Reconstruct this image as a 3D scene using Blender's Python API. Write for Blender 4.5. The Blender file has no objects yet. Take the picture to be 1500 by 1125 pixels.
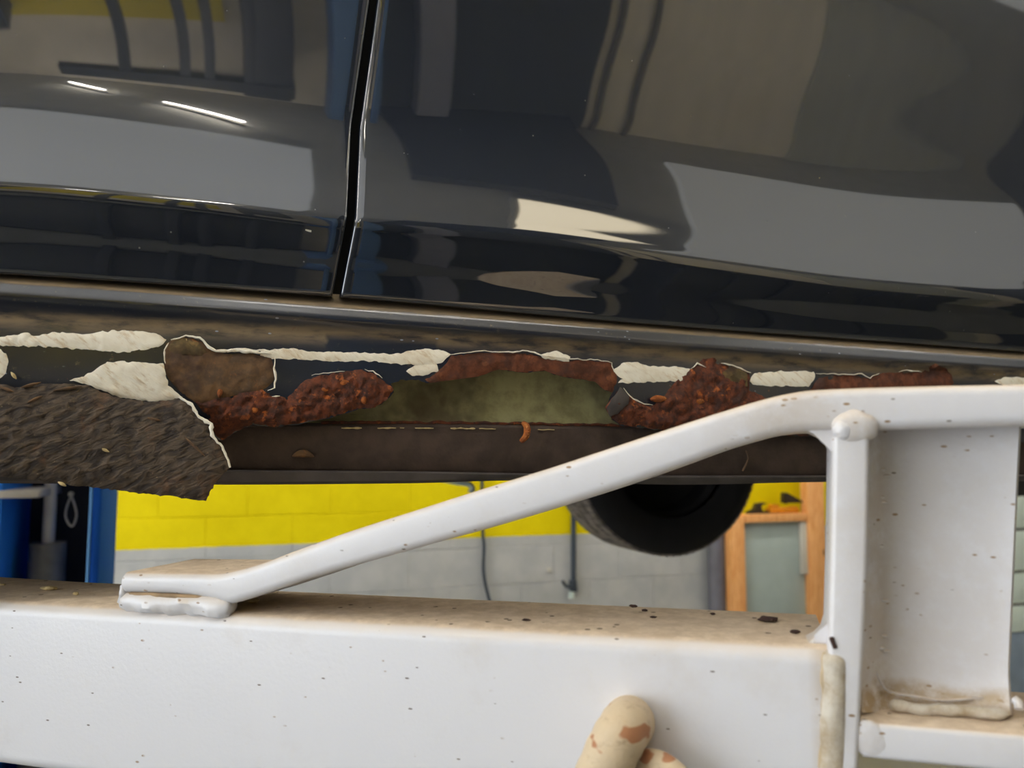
import bpy, bmesh, math, random
from mathutils import Vector, Matrix, noise
from mathutils.geometry import delaunay_2d_cdt

R = random.Random(7)
sc = bpy.context.scene
COL = sc.collection
rad = math.radians

# ------------------------------------------------------------------ camera
FPX = 1127.0
PITCH = rad(5.0)
CAM = Vector((0, 0, 1.65))
cd = bpy.data.cameras.new('camera')
cam = bpy.data.objects.new('camera', cd)
COL.objects.link(cam)
cam.location = CAM
cam.rotation_euler = (math.pi / 2 + PITCH, 0, 0)
cd.sensor_width = 36.0
cd.lens = FPX * 36.0 / 1500.0
cd.clip_start = 0.01
cd.dof.use_dof = True
cd.dof.focus_distance = 0.68
cd.dof.aperture_fstop = 6.5
sc.camera = cam

# ------------------------------------------------------------------ daylight and exposure
world = bpy.data.worlds.new('overcast_sky')
sc.world = world
world.use_nodes = True
bg = world.node_tree.nodes['Background']
bg.inputs['Color'].default_value = (0.86, 0.93, 1.0, 1)
bg.inputs['Strength'].default_value = 7.0
sc.view_settings.view_transform = 'Standard'
sc.view_settings.look = 'None'
sc.view_settings.exposure = -0.28
sc.view_settings.gamma = 1.0
sc.view_settings.use_curve_mapping = False


# ------------------------------------------------------------------ frames: room, car, lift arm
class Frame:
    """A vertical plane through a point, turned about z: u runs to the right, n points towards the viewer."""
    def __init__(self, y, deg):
        a = rad(deg)
        self.o = Vector((0, y, 0))
        self.u = Vector((math.cos(a), math.sin(a), 0))
        self.n = Vector((math.sin(a), -math.cos(a), 0))
        self.rot = a

    def hit(self, x, y, w=0.0):
        """the point of the plane at offset w that is seen at photograph position x, y"""
        cx, cy = (x - 750) / FPX, (562.5 - y) / FPX
        d = Vector((cx, math.cos(PITCH) - cy * math.sin(PITCH), math.sin(PITCH) + cy * math.cos(PITCH)))
        t = (w + (self.o - CAM).dot(self.n)) / d.dot(self.n)
        return CAM + d * t

    def at(self, a, b, z):
        p = self.o + self.u * a + self.n * b
        return Vector((p.x, p.y, z))

    def ab(self, p):
        q = p - self.o
        return q.dot(self.u), q.dot(self.n), p.z


ROOM = Frame(4.75, 18.0)
CAR = Frame(0.75, 20.0)
ARM = Frame(0.50, -17.0)


def lin(r, g, b):
    def f(c):
        c /= 255.0
        return c / 12.92 if c <= 0.04045 else ((c + 0.055) / 1.055) ** 2.4
    return (f(r), f(g), f(b), 1)


# ------------------------------------------------------------------ materials
class NT:
    def __init__(self, name):
        m = bpy.data.materials.new(name)
        m.use_nodes = True
        self.m, self.t = m, m.node_tree
        self.b = self.t.nodes['Principled BSDF']
        self.geo = None

    def n(self, typ, **kw):
        nd = self.t.nodes.new(typ)
        for k, v in kw.items():
            setattr(nd, k, v)
        return nd

    def l(self, a, b):
        self.t.links.new(a, b)

    def pos(self, scale=(1, 1, 1), rot=(0, 0, 0)):
        if self.geo is None:
            self.geo = self.n('ShaderNodeNewGeometry')
        mp = self.n('ShaderNodeMapping')
        mp.inputs['Scale'].default_value = scale
        mp.inputs['Rotation'].default_value = rot
        self.l(self.geo.outputs['Position'], mp.inputs['Vector'])
        return mp.outputs['Vector']

    def grain(self, rot, scale):
        """position turned first, then stretched: streaks at an angle"""
        v = self.pos((1, 1, 1), rot)
        mp = self.n('ShaderNodeMapping')
        mp.inputs['Scale'].default_value = scale
        self.l(v, mp.inputs['Vector'])
        return mp.outputs['Vector']

    def noise(self, scale, detail=4, rough=0.55, vec=None, dist=0.0):
        nd = self.n('ShaderNodeTexNoise')
        nd.inputs['Scale'].default_value = scale
        nd.inputs['Detail'].default_value = detail
        nd.inputs['Roughness'].default_value = rough
        nd.inputs['Distortion'].default_value = dist
        self.l(vec if vec is not None else self.pos(), nd.inputs['Vector'])
        return nd.outputs['Fac']

    def voro(self, scale, vec=None, feature='F1'):
        nd = self.n('ShaderNodeTexVoronoi', feature=feature)
        nd.inputs['Scale'].default_value = scale
        self.l(vec if vec is not None else self.pos(), nd.inputs['Vector'])
        return nd.outputs['Distance']

    def ramp(self, fac, lo, hi, inv=False):
        nd = self.n('ShaderNodeMapRange')
        nd.interpolation_type = 'SMOOTHSTEP'
        nd.inputs['From Min'].default_value = lo
        nd.inputs['From Max'].default_value = hi
        nd.inputs['To Min'].default_value = 1.0 if inv else 0.0
        nd.inputs['To Max'].default_value = 0.0 if inv else 1.0
        self.l(fac, nd.inputs['Value'])
        return nd.outputs['Result']

    def math(self, op, a, b):
        nd = self.n('ShaderNodeMath', operation=op)
        for i, v in enumerate((a, b)):
            if isinstance(v, (int, float)):
                nd.inputs[i].default_value = v
            else:
                self.l(v, nd.inputs[i])
        return nd.outputs[0]

    def mix(self, fac, a, b):
        nd = self.n('ShaderNodeMix', data_type='RGBA')
        if isinstance(fac, (int, float)):
            nd.inputs[0].default_value = fac
        else:
            self.l(fac, nd.inputs[0])
        for i, v in ((6, a), (7, b)):
            if isinstance(v, tuple):
                nd.inputs[i].default_value = v
            else:
                self.l(v, nd.inputs[i])
        return nd.outputs[2]

    def set(self, **kw):
        for k, v in kw.items():
            s = self.b.inputs[k.replace('_', ' ')]
            if isinstance(v, (int, float, tuple)):
                s.default_value = v
            else:
                self.l(v, s)
        return self

    def bump(self, h, strength=0.3, dist=0.002):
        nd = self.n('ShaderNodeBump')
        nd.inputs['Strength'].default_value = strength
        nd.inputs['Distance'].default_value = dist
        self.l(h, nd.inputs['Height'])
        self.l(nd.outputs['Normal'], self.b.inputs['Normal'])
        return self

    def normal_z(self):
        if self.geo is None:
            self.geo = self.n('ShaderNodeNewGeometry')
        s = self.n('ShaderNodeSeparateXYZ')
        self.l(self.geo.outputs['Normal'], s.inputs[0])
        return s.outputs['Z']

    def pos_z(self):
        if self.geo is None:
            self.geo = self.n('ShaderNodeNewGeometry')
        s = self.n('ShaderNodeSeparateXYZ')
        self.l(self.geo.outputs['Position'], s.inputs[0])
        return s.outputs['Z']

    def attr(self, name):
        a = self.n('ShaderNodeAttribute', attribute_name=name)
        return a.outputs['Fac']


def simple(name, rgb, rough=0.6, metallic=0.0, var=0.12, scale=8.0, bump=0.0, bscale=60.0, **kw):
    k = NT(name)
    c = lin(*rgb)
    d = tuple(x * (1 - var) for x in c[:3]) + (1,)
    h = tuple(min(1, x * (1 + var)) for x in c[:3]) + (1,)
    k.set(Base_Color=k.mix(k.ramp(k.noise(scale), 0.3, 0.7), d, h), Roughness=rough, Metallic=metallic, **kw)
    if bump:
        k.bump(k.noise(bscale, 5), bump, 0.002)
    return k.m


def make_paint():
    k = NT('dark_blue_car_paint')
    base = lin(32, 40, 55)
    sp = k.ramp(k.voro(70), 0.045, 0.06, True)
    gate = k.ramp(k.noise(23, 2), 0.55, 0.62)
    speck = k.math('MULTIPLY', sp, gate)
    k.set(Base_Color=k.mix(speck, base, lin(150, 148, 140)), Roughness=0.42, Metallic=0.6,
          Coat_Weight=1.0, Coat_Roughness=0.02, Coat_IOR=2.1, Specular_IOR_Level=0.4)
    return k.m


def make_sill_paint():
    k = NT('sill_paint_with_road_dirt')
    base = lin(20, 27, 42)
    at_ = k.attr('dirt')
    dirt = k.math('MULTIPLY', k.math('MINIMUM', at_, 1.0), k.ramp(k.noise(30, 5, 0.6, k.pos((1, 1, 4))), 0.25, 0.6))
    dirt = k.math('MAXIMUM', dirt, k.math('SUBTRACT', at_, 0.75))
    fine = k.ramp(k.noise(160, 5, 0.7), 0.60, 0.75)
    dirt = k.math('MAXIMUM', dirt, k.math('MULTIPLY', fine, 0.45))
    c = k.mix(dirt, base, lin(136, 117, 90))
    chip = k.ramp(k.voro(150, k.pos((0.5, 0.5, 1.2))), 0.10, 0.13, True)
    chip = k.math('MULTIPLY', chip, k.ramp(k.noise(40, 2), 0.58, 0.64))
    c = k.mix(chip, c, lin(150, 160, 180))
    ru = k.ramp(k.noise(90, 5, 0.7), 0.66, 0.74)
    ru = k.math('MULTIPLY', ru, k.attr('rusty'))
    c = k.mix(ru, c, lin(110, 62, 38))
    k.set(Base_Color=c, Roughness=k.math('ADD', k.math('MULTIPLY', dirt, 0.5), 0.28), Specular_IOR_Level=0.5,
          Coat_Weight=k.math('SUBTRACT', 0.8, dirt), Coat_Roughness=0.16, Coat_IOR=1.6)
    k.bump(k.noise(180, 5, 0.6), 0.12, 0.001)
    return k.m


def make_rust(name, dark, mid, bright, amt=0.55, sc1=120, bmp=0.5):
    k = NT(name)
    a = k.ramp(k.noise(sc1, 6, 0.7), 0.38, 0.62)
    b = k.ramp(k.noise(sc1 * 0.8, 5, 0.65, k.pos((1, 1, 1), (0.4, 0.2, 0.9))), amt, amt + 0.12)
    v = k.ramp(k.noise(sc1 * 0.5, 4, 0.6, k.pos((1, 1, 1), (0.9, 0.1, 0.3))), 0.5, 0.68)
    c = k.mix(a, lin(*dark), lin(*mid))
    c = k.mix(b, c, lin(*bright))
    c = k.mix(k.math('MULTIPLY', v, 0.7), c, lin(66, 48, 44))
    k.set(Base_Color=c, Roughness=0.85, Specular_IOR_Level=0.3)
    k.bump(k.noise(sc1 * 0.9, 6, 0.62), bmp, 0.004)
    return k.m


def make_cream():
    k = NT('cream_body_filler')
    g = k.grain((0, rad(-38), 0), (0.55, 1, 2.2))
    st = k.ramp(k.noise(95, 6, 0.7, g), 0.50, 0.68)
    blot = k.ramp(k.noise(26, 4, 0.6), 0.45, 0.68)
    c = k.mix(k.math('MULTIPLY', st, 0.75), lin(250, 243, 226), lin(212, 188, 150))
    c = k.mix(k.math('MULTIPLY', blot, 0.35), c, lin(196, 172, 134))
    k.set(Base_Color=c, Roughness=0.75)
    k.bump(k.noise(110, 5, 0.6, g), 0.5, 0.002)
    return k.m


def make_underseal():
    k = NT('brown_underseal')
    g = k.grain((0, rad(27), 0), (0.5, 1, 1.7))
    w = k.noise(130, 4, 0.5, g, 0.8)
    c = k.mix(k.ramp(w, 0.36, 0.66), lin(54, 47, 42), lin(92, 79, 66))
    ru = k.ramp(k.noise(30, 6, 0.7), 0.55, 0.72)
    c = k.mix(k.math('MULTIPLY', ru, 0.7), c, lin(116, 84, 60))
    gr = k.ramp(k.noise(420, 3, 0.6), 0.64, 0.74)
    c = k.mix(k.math('MULTIPLY', gr, 0.4), c, lin(158, 136, 108))
    k.set(Base_Color=c, Roughness=0.8, Specular_IOR_Level=0.3)
    k.bump(w, 0.75, 0.004)
    return k.m


def make_white():
    k = NT('white_lift_paint')
    dust = k.ramp(k.math('ADD', k.normal_z(), k.math('MULTIPLY', k.noise(45, 5, 0.65), 0.25)), 0.86, 1.10)
    haze = k.ramp(k.math('ADD', k.normal_z(), k.math('MULTIPLY', k.noise(60, 5, 0.65), 0.3)), 0.25, 0.95)
    dc = k.mix(k.ramp(k.noise(90, 6, 0.7), 0.35, 0.7), lin(198, 176, 150), lin(222, 202, 177))
    st = k.ramp(k.noise(14, 6, 0.65), 0.52, 0.78)
    white = k.mix(k.math('MULTIPLY', st, 0.22), lin(222, 221, 225), lin(190, 174, 150))
    white = k.mix(k.math('MULTIPLY', haze, 0.42), white, lin(206, 186, 158))
    tick = k.ramp(k.voro(55, k.pos((0.8, 0.8, 2.3), (0, 0.35, 0))), 0.055, 0.075, True)
    tick = k.math('MULTIPLY', tick, k.ramp(k.noise(17, 2), 0.44, 0.50))
    white = k.mix(tick, white, lin(112, 100, 92))
    fleck = k.ramp(k.voro(130, k.pos((0.7, 0.7, 1.6), (0, -0.4, 0))), 0.13, 0.2, True)
    fleck = k.math('MULTIPLY', fleck, k.ramp(k.math('ADD', k.noise(38, 3), k.math('MULTIPLY', k.attr('grime'), 0.45)), 0.60, 0.68))
    white = k.mix(fleck, white, lin(150, 122, 94))
    crumb = k.ramp(k.voro(75), 0.12, 0.16, True)
    crumb = k.math('MULTIPLY', crumb, k.ramp(k.noise(25, 2), 0.5, 0.58))
    dc = k.mix(crumb, dc, lin(88, 66, 48))
    at = k.math('MULTIPLY', k.attr('grime'), k.ramp(k.noise(70, 5, 0.7), 0.2, 0.6))
    white = k.mix(at, white, lin(176, 152, 118))
    k.set(Base_Color=k.mix(dust, white, dc), Roughness=k.math('ADD', k.math('MULTIPLY', dust, 0.5), 0.32),
          Specular_IOR_Level=0.5)
    k.bump(k.noise(330, 3, 0.5), 0.12, 0.0012)
    return k.m


def make_wall(zline):
    k = NT('yellow_and_grey_wall_paint')
    up = k.ramp(k.math('ADD', k.pos_z(), k.math('MULTIPLY', k.noise(30, 3), 0.008)), zline + 0.002, zline + 0.008)
    n = k.ramp(k.noise(6, 5), 0.3, 0.7)
    yel = k.mix(n, lin(220, 200, 2), lin(230, 211, 8))
    gre = k.mix(n, lin(172, 174, 176), lin(186, 187, 187))
    k.set(Base_Color=k.mix(up, gre, yel), Roughness=0.6, Specular_IOR_Level=0.15)
    k.bump(k.noise(90, 5), 0.25, 0.004)
    return k.m


def make_wood():
    k = NT('pine_timber')
    g = k.noise(14, 6, 0.6, k.pos((6, 6, 0.7)), 0.6)
    c = k.mix(k.ramp(g, 0.3, 0.7), lin(222, 150, 84), lin(244, 186, 124))
    kn = k.ramp(k.voro(4.2, k.pos((2, 2, 1))), 0.06, 0.13, True)
    c = k.mix(k.math('MULTIPLY', kn, 0.75), c, lin(110, 66, 36))
    k.set(Base_Color=c, Roughness=0.6)
    return k.m


def make_lever():
    k = NT('worn_cream_lever_paint')
    st = k.ramp(k.noise(70, 6, 0.7, k.pos((1, 1, 2))), 0.5, 0.8)
    c = k.mix(st, lin(200, 180, 150), lin(148, 124, 96))
    w = k.ramp(k.noise(38, 2, 0.4, k.pos((1, 1, 1.8), (0, 0.5, 0))), 0.61, 0.63)
    c = k.mix(w, c, lin(168, 116, 80))
    k.set(Base_Color=c, Roughness=0.6)
    k.bump(k.noise(200, 5, 0.6), 0.4, 0.002)
    return k.m


def make_dirty():
    k = NT('dirty_beige_paint')
    a = k.ramp(k.noise(45, 6, 0.7), 0.35, 0.7)
    c = k.mix(a, lin(204, 196, 182), lin(164, 144, 114))
    k.set(Base_Color=c, Roughness=0.65)
    k.bump(k.noise(160, 4), 0.3, 0.002)
    return k.m


M = {
    'lever': make_lever(),
    'paint': make_paint(), 'sill': make_sill_paint(), 'cream': make_cream(), 'underseal': make_underseal(), 'white': make_white(),
    'wood': make_wood(),
    'rust_red': make_rust('flaking_red_rust', (72, 46, 38), (114, 62, 40), (180, 100, 50), 0.57),
    'rust_brown': make_rust('smooth_brown_rust', (88, 70, 54), (116, 88, 60), (146, 98, 58), 0.60, 60),
    'rust_plate': make_rust('red_brown_rust_skin', (78, 46, 32), (112, 64, 42), (136, 82, 52), 0.6, 60),
    'rust_olive': make_rust('olive_stained_metal', (84, 72, 48), (118, 98, 62), (140, 112, 70), 0.6, 60),
    'rust_orange': make_rust('bright_orange_rust', (128, 70, 34), (172, 100, 46), (205, 140, 80), 0.55),
    'inner': make_rust('olive_inner_panel', (140, 135, 98), (172, 168, 124), (160, 142, 98), 0.6, 22),
    'flange': simple('dark_underseal_face', (72, 58, 50), 0.75, var=0.25, scale=40, bump=0.4, bscale=200),
    'lip': simple('grey_brown_lip', (74, 68, 66), 0.55, var=0.2, scale=40),
    'black': simple('black_rubber', (15, 15, 17), 0.75, var=0.2, scale=30),
    'tread': simple('dusty_tyre_tread', (128, 119, 114), 0.9, var=0.45, scale=30, bump=0.4, bscale=90),  # tread a lighter grey than the sidewall
    'tyre': simple('tyre_sidewall', (24, 23, 24), 0.85, var=0.2, scale=20),
    'gap': simple('black_gap', (6, 6, 7), 0.9),
    'rim': simple('dark_wheel_rim', (30, 29, 30), 0.6, var=0.2),
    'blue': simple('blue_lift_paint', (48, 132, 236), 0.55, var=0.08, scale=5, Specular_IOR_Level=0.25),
    'blue_lip': simple('bright_blue_lip_paint', (120, 186, 255), 0.4, var=0.05),  # same lift paint, the light on the lip put into its colour
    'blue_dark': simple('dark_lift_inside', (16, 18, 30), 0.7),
    'steel': simple('grey_steel', (206, 198, 188), 0.45, 0.15, var=0.1),
    'dull_steel': simple('dull_grey_steel', (112, 108, 104), 0.6, 0.1, var=0.2, scale=20),
    'floor': simple('grey_painted_concrete', (122, 121, 116), 0.5, var=0.15, scale=1.5),
    'ceiling': simple('off_white_ceiling', (205, 202, 192), 0.8, var=0.04),
    'offwhite': simple('off_white_wall_paint', (198, 194, 184), 0.7, var=0.04),
    'grime': simple('brown_dust_crust', (158, 132, 100), 0.9, var=0.2, scale=60, bump=0.5, bscale=250),
    'pale': simple('pale_green_grey_enamel', (206, 220, 212), 0.45, var=0.03),
    'pvc': simple('slate_grey_plastic', (52, 62, 74), 0.5),
    'darkpipe': simple('dark_blue_grey_pipe', (104, 104, 116), 0.5),  # for the dark strip beside the timber leg
    'darktool': simple('dark_tool_metal', (58, 50, 40), 0.5, 0.4, var=0.3),
    'orange': simple('orange_yellow_plastic', (205, 128, 14), 0.5),
    'ochre': simple('ochre_dry_paint', (206, 184, 134), 0.8, var=0.15, scale=120, bump=0.5, bscale=300),
    'crumb': simple('dark_rust_crumb', (62, 42, 34), 0.9, var=0.3, scale=200, bump=0.6, bscale=400),
    'plaster': simple('grey_beige_plaster', (224, 214, 198), 0.8, var=0.05),
    'grey_plaster': simple('mid_grey_plaster', (176, 175, 166), 0.8, var=0.05),
    'yellow': simple('yellow_wall_panel', (226, 204, 30), 0.6, var=0.05),
    'cabinet': simple('charcoal_cabinet_paint', (62, 62, 65), 0.5, var=0.1),
    'blue_grey': simple('faded_blue_paint', (84, 116, 160), 0.5, var=0.05),
    'sheet': simple('greenish_grey_sheet', (168, 182, 180), 0.6, var=0.04),
    'dirty_white': make_dirty(),
    'blue_side': simple('matt_dark_blue_paint', (30, 82, 168), 0.8, var=0.08, scale=5, Specular_IOR_Level=0.05),  # same lift paint, the side's shade put into its colour
    'grime_soft': simple('beige_dust_crust', (186, 166, 136), 0.9, var=0.15, scale=60, bump=0.3, bscale=200),
    'post_grey': simple('lilac_grey_post_paint', (138, 138, 152), 0.7, var=0.05),
    'tarmac': simple('yard_tarmac', (120, 118, 114), 0.9, var=0.15, scale=3),
    'shutter': simple('dark_grey_shutter', (46, 48, 52), 0.6),
}


# ------------------------------------------------------------------ object helpers
ORG = {}


def prop(o, label=None, cat=None, group=None, kind=None):
    for k_, v in (('label', label), ('category', cat), ('group', group), ('kind', kind)):
        if v:
            o[k_] = v
    return o


def thing(name, loc, label, cat, group=None):
    o = bpy.data.objects.new(name, None)
    COL.objects.link(o)
    o.location = loc
    o.empty_display_size = 0.05
    ORG[o.name] = Vector(loc)
    return prop(o, label, cat, group)


def part(name, bm, m, parent=None, label=None, smooth=True, kind=None):
    """links a bmesh given in world coordinates as ONE mesh object with its origin in its middle"""
    me = bpy.data.meshes.new(name)
    lo = Vector((1e9,) * 3)
    hi = Vector((-1e9,) * 3)
    for v in bm.verts:
        for i in range(3):
            lo[i] = min(lo[i], v.co[i])
            hi[i] = max(hi[i], v.co[i])
    c = (lo + hi) / 2
    for v in bm.verts:
        v.co -= c
    bmesh.ops.recalc_face_normals(bm, faces=bm.faces[:])
    bm.to_mesh(me)
    bm.free()
    if smooth:
        for p in me.polygons:
            p.use_smooth = True
    for mm in (m if isinstance(m, (list, tuple)) else [m]):
        me.materials.append(mm)
    o = bpy.data.objects.new(name, me)
    COL.objects.link(o)
    if smooth:
        try:
            me.set_sharp_from_angle(angle=rad(40))
        except Exception:
            pass
    ORG[o.name] = c
    if parent is not None:
        o.parent = parent
        o.location = c - ORG[parent.name]
    else:
        o.location = c
    return prop(o, label, kind=kind)


def quad_box(bm, F, a0, a1, b0, b1, z0, z1, bev=0.0, seg=2):
    vs = [bm.verts.new(F.at(a, b, z)) for z in (z0, z1) for b in (b0, b1) for a in (a0, a1)]
    fs = [(0, 1, 3, 2), (4, 6, 7, 5), (0, 4, 5, 1), (2, 3, 7, 6), (0, 2, 6, 4), (1, 5, 7, 3)]
    ff = [bm.faces.new([vs[i] for i in f]) for f in fs]
    if bev:
        es = list({e for f in ff for e in f.edges})
        bmesh.ops.bevel(bm, geom=es, offset=bev, segments=seg, affect='EDGES', profile=0.5)


def box(F, a0, a1, b0, b1, z0, z1, bev=0.0, seg=2):
    bm = bmesh.new()
    quad_box(bm, F, a0, a1, b0, b1, z0, z1, bev, seg)
    return bm


def tube(pts, r, n=12, bm=None, cap=True):
    """a tube along points; r is a number or a function of 0..1"""
    bm = bm or bmesh.new()
    rings = []
    N = len(pts)
    up = Vector((0.13, 0.27, 0.95)).normalized()
    for i, p in enumerate(pts):
        t = (pts[min(i + 1, N - 1)] - pts[max(i - 1, 0)]).normalized()
        s = t.cross(up)
        if s.length < 1e-4:
            s = t.cross(Vector((1, 0, 0)))
        s.normalize()
        q = t.cross(s)
        rr = r(i / max(1, N - 1)) if callable(r) else r
        rings.append([bm.verts.new(p + (s * math.cos(2 * math.pi * j / n) + q * math.sin(2 * math.pi * j / n)) * rr) for j in range(n)])
    for a, b in zip(rings, rings[1:]):
        for j in range(n):
            bm.faces.new((a[j], a[(j + 1) % n], b[(j + 1) % n], b[j]))
    if cap:
        bm.faces.new(rings[0])
        bm.faces.new(rings[-1])
    return bm


def spline(pts, n=8):
    """Catmull-Rom through points (tuples or Vectors)"""
    P = [Vector(p) for p in pts]
    out = []
    for i in range(len(P) - 1):
        p0, p1, p2, p3 = P[max(i - 1, 0)], P[i], P[i + 1], P[min(i + 2, len(P) - 1)]
        for k in range(n):
            t = k / n
            out.append(0.5 * ((2 * p1) + (p2 - p0) * t + (2 * p0 - 5 * p1 + 4 * p2 - p3) * t * t + (3 * p1 - p0 - 3 * p2 + p3) * t ** 3))
    out.append(P[-1])
    return out


def interp(tab, x):
    """smooth (monotone-ish Hermite) interpolation of a table of (x, y)"""
    if x <= tab[0][0]:
        (x0, y0), (x1, y1) = tab[0], tab[1]
        return y0 + (x - x0) * (y1 - y0) / (x1 - x0)
    if x >= tab[-1][0]:
        (x0, y0), (x1, y1) = tab[-2], tab[-1]
        return y1 + (x - x1) * (y1 - y0) / (x1 - x0)
    for i in range(len(tab) - 1):
        if tab[i][0] <= x <= tab[i + 1][0]:
            break

    def d(j):
        if j <= 0 or j >= len(tab) - 1:
            j0, j1 = (0, 1) if j <= 0 else (len(tab) - 2, len(tab) - 1)
            return (tab[j1][1] - tab[j0][1]) / (tab[j1][0] - tab[j0][0])
        s0 = (tab[j][1] - tab[j - 1][1]) / (tab[j][0] - tab[j - 1][0])
        s1 = (tab[j + 1][1] - tab[j][1]) / (tab[j + 1][0] - tab[j][0])
        if s0 * s1 <= 0:
            return 0.0
        return 2 * s0 * s1 / (s0 + s1)
    (x0, y0), (x1, y1) = tab[i], tab[i + 1]
    h = x1 - x0
    t = (x - x0) / h
    return ((2 * t ** 3 - 3 * t * t + 1) * y0 + (t ** 3 - 2 * t * t + t) * h * d(i) + (-2 * t ** 3 + 3 * t * t) * y1 + (t ** 3 - t * t) * h * d(i + 1))


def lint(tab, x):
    if x <= tab[0][0]:
        i = 0
    elif x >= tab[-1][0]:
        i = len(tab) - 2
    else:
        i = max(j for j in range(len(tab) - 1) if tab[j][0] <= x)
    (x0, y0), (x1, y1) = tab[i], tab[i + 1]
    return y0 + (x - x0) * (y1 - y0) / (x1 - x0)


def inside(poly, x, y):
    c = False
    j = len(poly) - 1
    for i in range(len(poly)):
        xi, yi = poly[i]
        xj, yj = poly[j]
        if (yi > y) != (yj > y) and x < (xj - xi) * (y - yi) / (yj - yi) + xi:
            c = not c
        j = i
    return c


def edge_dist(poly, x, y):
    best = 1e9
    j = len(poly) - 1
    for i in range(len(poly)):
        ax, ay = poly[j]
        bx, by = poly[i]
        dx, dy = bx - ax, by - ay
        L = dx * dx + dy * dy
        t = 0 if L == 0 else max(0, min(1, ((x - ax) * dx + (y - ay) * dy) / L))
        e = (x - ax - t * dx) ** 2 + (y - ay - t * dy) ** 2
        if e < best:
            best = e
        j = i
    return math.sqrt(best)


def ragged(poly, step=4.0, jit=1.2, seed=0, closed=True):
    out = []
    n = len(poly)
    for i in range(n if closed else n - 1):
        a, b = poly[i], poly[(i + 1) % n]
        L = math.hypot(b[0] - a[0], b[1] - a[1])
        k = max(1, int(L / step))
        for q in range(k):
            t = q / k
            x, y = a[0] + (b[0] - a[0]) * t, a[1] + (b[1] - a[1]) * t
            out.append((x + jit * noise.noise((x * 0.13, y * 0.13, seed)) * 2, y + jit * noise.noise((x * 0.13 + 50, y * 0.13, seed + 9)) * 2))
    if not closed:
        out.append(poly[-1])
    return out


def cdt(poly, step):
    """triangulates a region given in the drawing plane of a panel: outline plus an even grid of inner points"""
    n = len(poly)
    pts = [Vector(p) for p in poly]
    xs = [p[0] for p in poly]
    ys = [p[1] for p in poly]
    y = min(ys) + step * 0.5
    row = 0
    while y < max(ys):
        x = min(xs) + (0.5 if row % 2 else 0.0) * step
        # crossings of this row, to test inside quickly
        cr = []
        j = n - 1
        for i in range(n):
            (xi, yi), (xj, yj) = poly[i], poly[j]
            if (yi > y) != (yj > y):
                cr.append((xj - xi) * (y - yi) / (yj - yi) + xi)
            j = i
        cr.sort()
        for c0, c1 in zip(cr[::2], cr[1::2]):
            x = math.ceil((c0 + step * 0.45 - (row % 2) * step * .5) / step) * step + (row % 2) * step * .5
            while x < c1 - step * 0.45:
                pts.append(Vector((x, y)))
                x += step
        y += step
        row += 1
    vs, es, fs, ov, oe, of = delaunay_2d_cdt(pts, [(i, (i + 1) % n) for i in range(n)], [], 0, 1e-4)
    tri = [f for f in fs if inside(poly, sum(vs[i].x for i in f) / len(f), sum(vs[i].y for i in f) / len(f))]
    return vs, tri, [any(s < n for s in o) for o in ov]


# ================================================================== the room
ZLINE = ROOM.hit(700, 788).z
ZC = ROOM.hit(700, 803).z
M['wall'] = make_wall(ZLINE)
A0, A1, B1, HT = -7.0, 6.5, 8.7, 5.2

wb = part('wall_back', box(ROOM, A0, A1, -0.3, -0.010, 0, HT), M['wall'], None, smooth=False, kind='structure')
# concrete blocks: each a piece of the wall, joints recessed
a_ref = [ROOM.ab(ROOM.hit(232, 735))[0], ROOM.ab(ROOM.hit(301, 785))[0]]
PITCHX, COURSE = 0.45, 0.225
mesh_cache = {}
for r_ in range(-3, 6):
    z0 = ZC + (r_ - 1) * COURSE
    ph = a_ref[0] if (r_ % 2 == 0) else a_ref[1]
    k0 = int((-3.6 - ph) / PITCHX)
    for k_ in range(k0, k0 + 17):
        a = ph + k_ * PITCHX
        va = R.randrange(3)
        if va not in mesh_cache:
            bm = bmesh.new()
            F0 = ROOM
            quad_box(bm, F0, 0.0012, PITCHX - 0.0012, -0.012, -0.0065 + 0.0010 * va, 0.0012, COURSE - 0.0012, 0.0028, 1)
            ob = part('block', bm, M['wall'], wb, smooth=False)
            mesh_cache[va] = (ob.data, ORG[ob.name].copy())
            base = ORG[ob.name] - F0.o
        else:
            ob = bpy.data.objects.new('block', mesh_cache[va][0])
            COL.objects.link(ob)
            ob.parent = wb
        ob.location = mesh_cache[va][1] + ROOM.u * a + Vector((0, 0, z0)) - ORG[wb.name]

part('floor', box(ROOM, A0 - 0.3, A1 + 0.3, -0.3, B1 + 0.3, -0.2, 0), M['floor'], None, smooth=False, kind='structure')
part('ceiling', box(ROOM, A0 - 0.3, A1 + 0.3, -0.3, B1 + 0.3, HT, HT + 0.2), M['ceiling'], None, smooth=False, kind='structure')
part('wall_front', box(ROOM, A0, A1, B1, B1 + 0.3, 0, HT), M['plaster'], None, smooth=False, kind='structure')
part('wall_right', box(ROOM, A1, A1 + 0.3, -0.3, B1 + 0.3, 0, HT), M['offwhite'], None, smooth=False, kind='structure')
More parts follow.
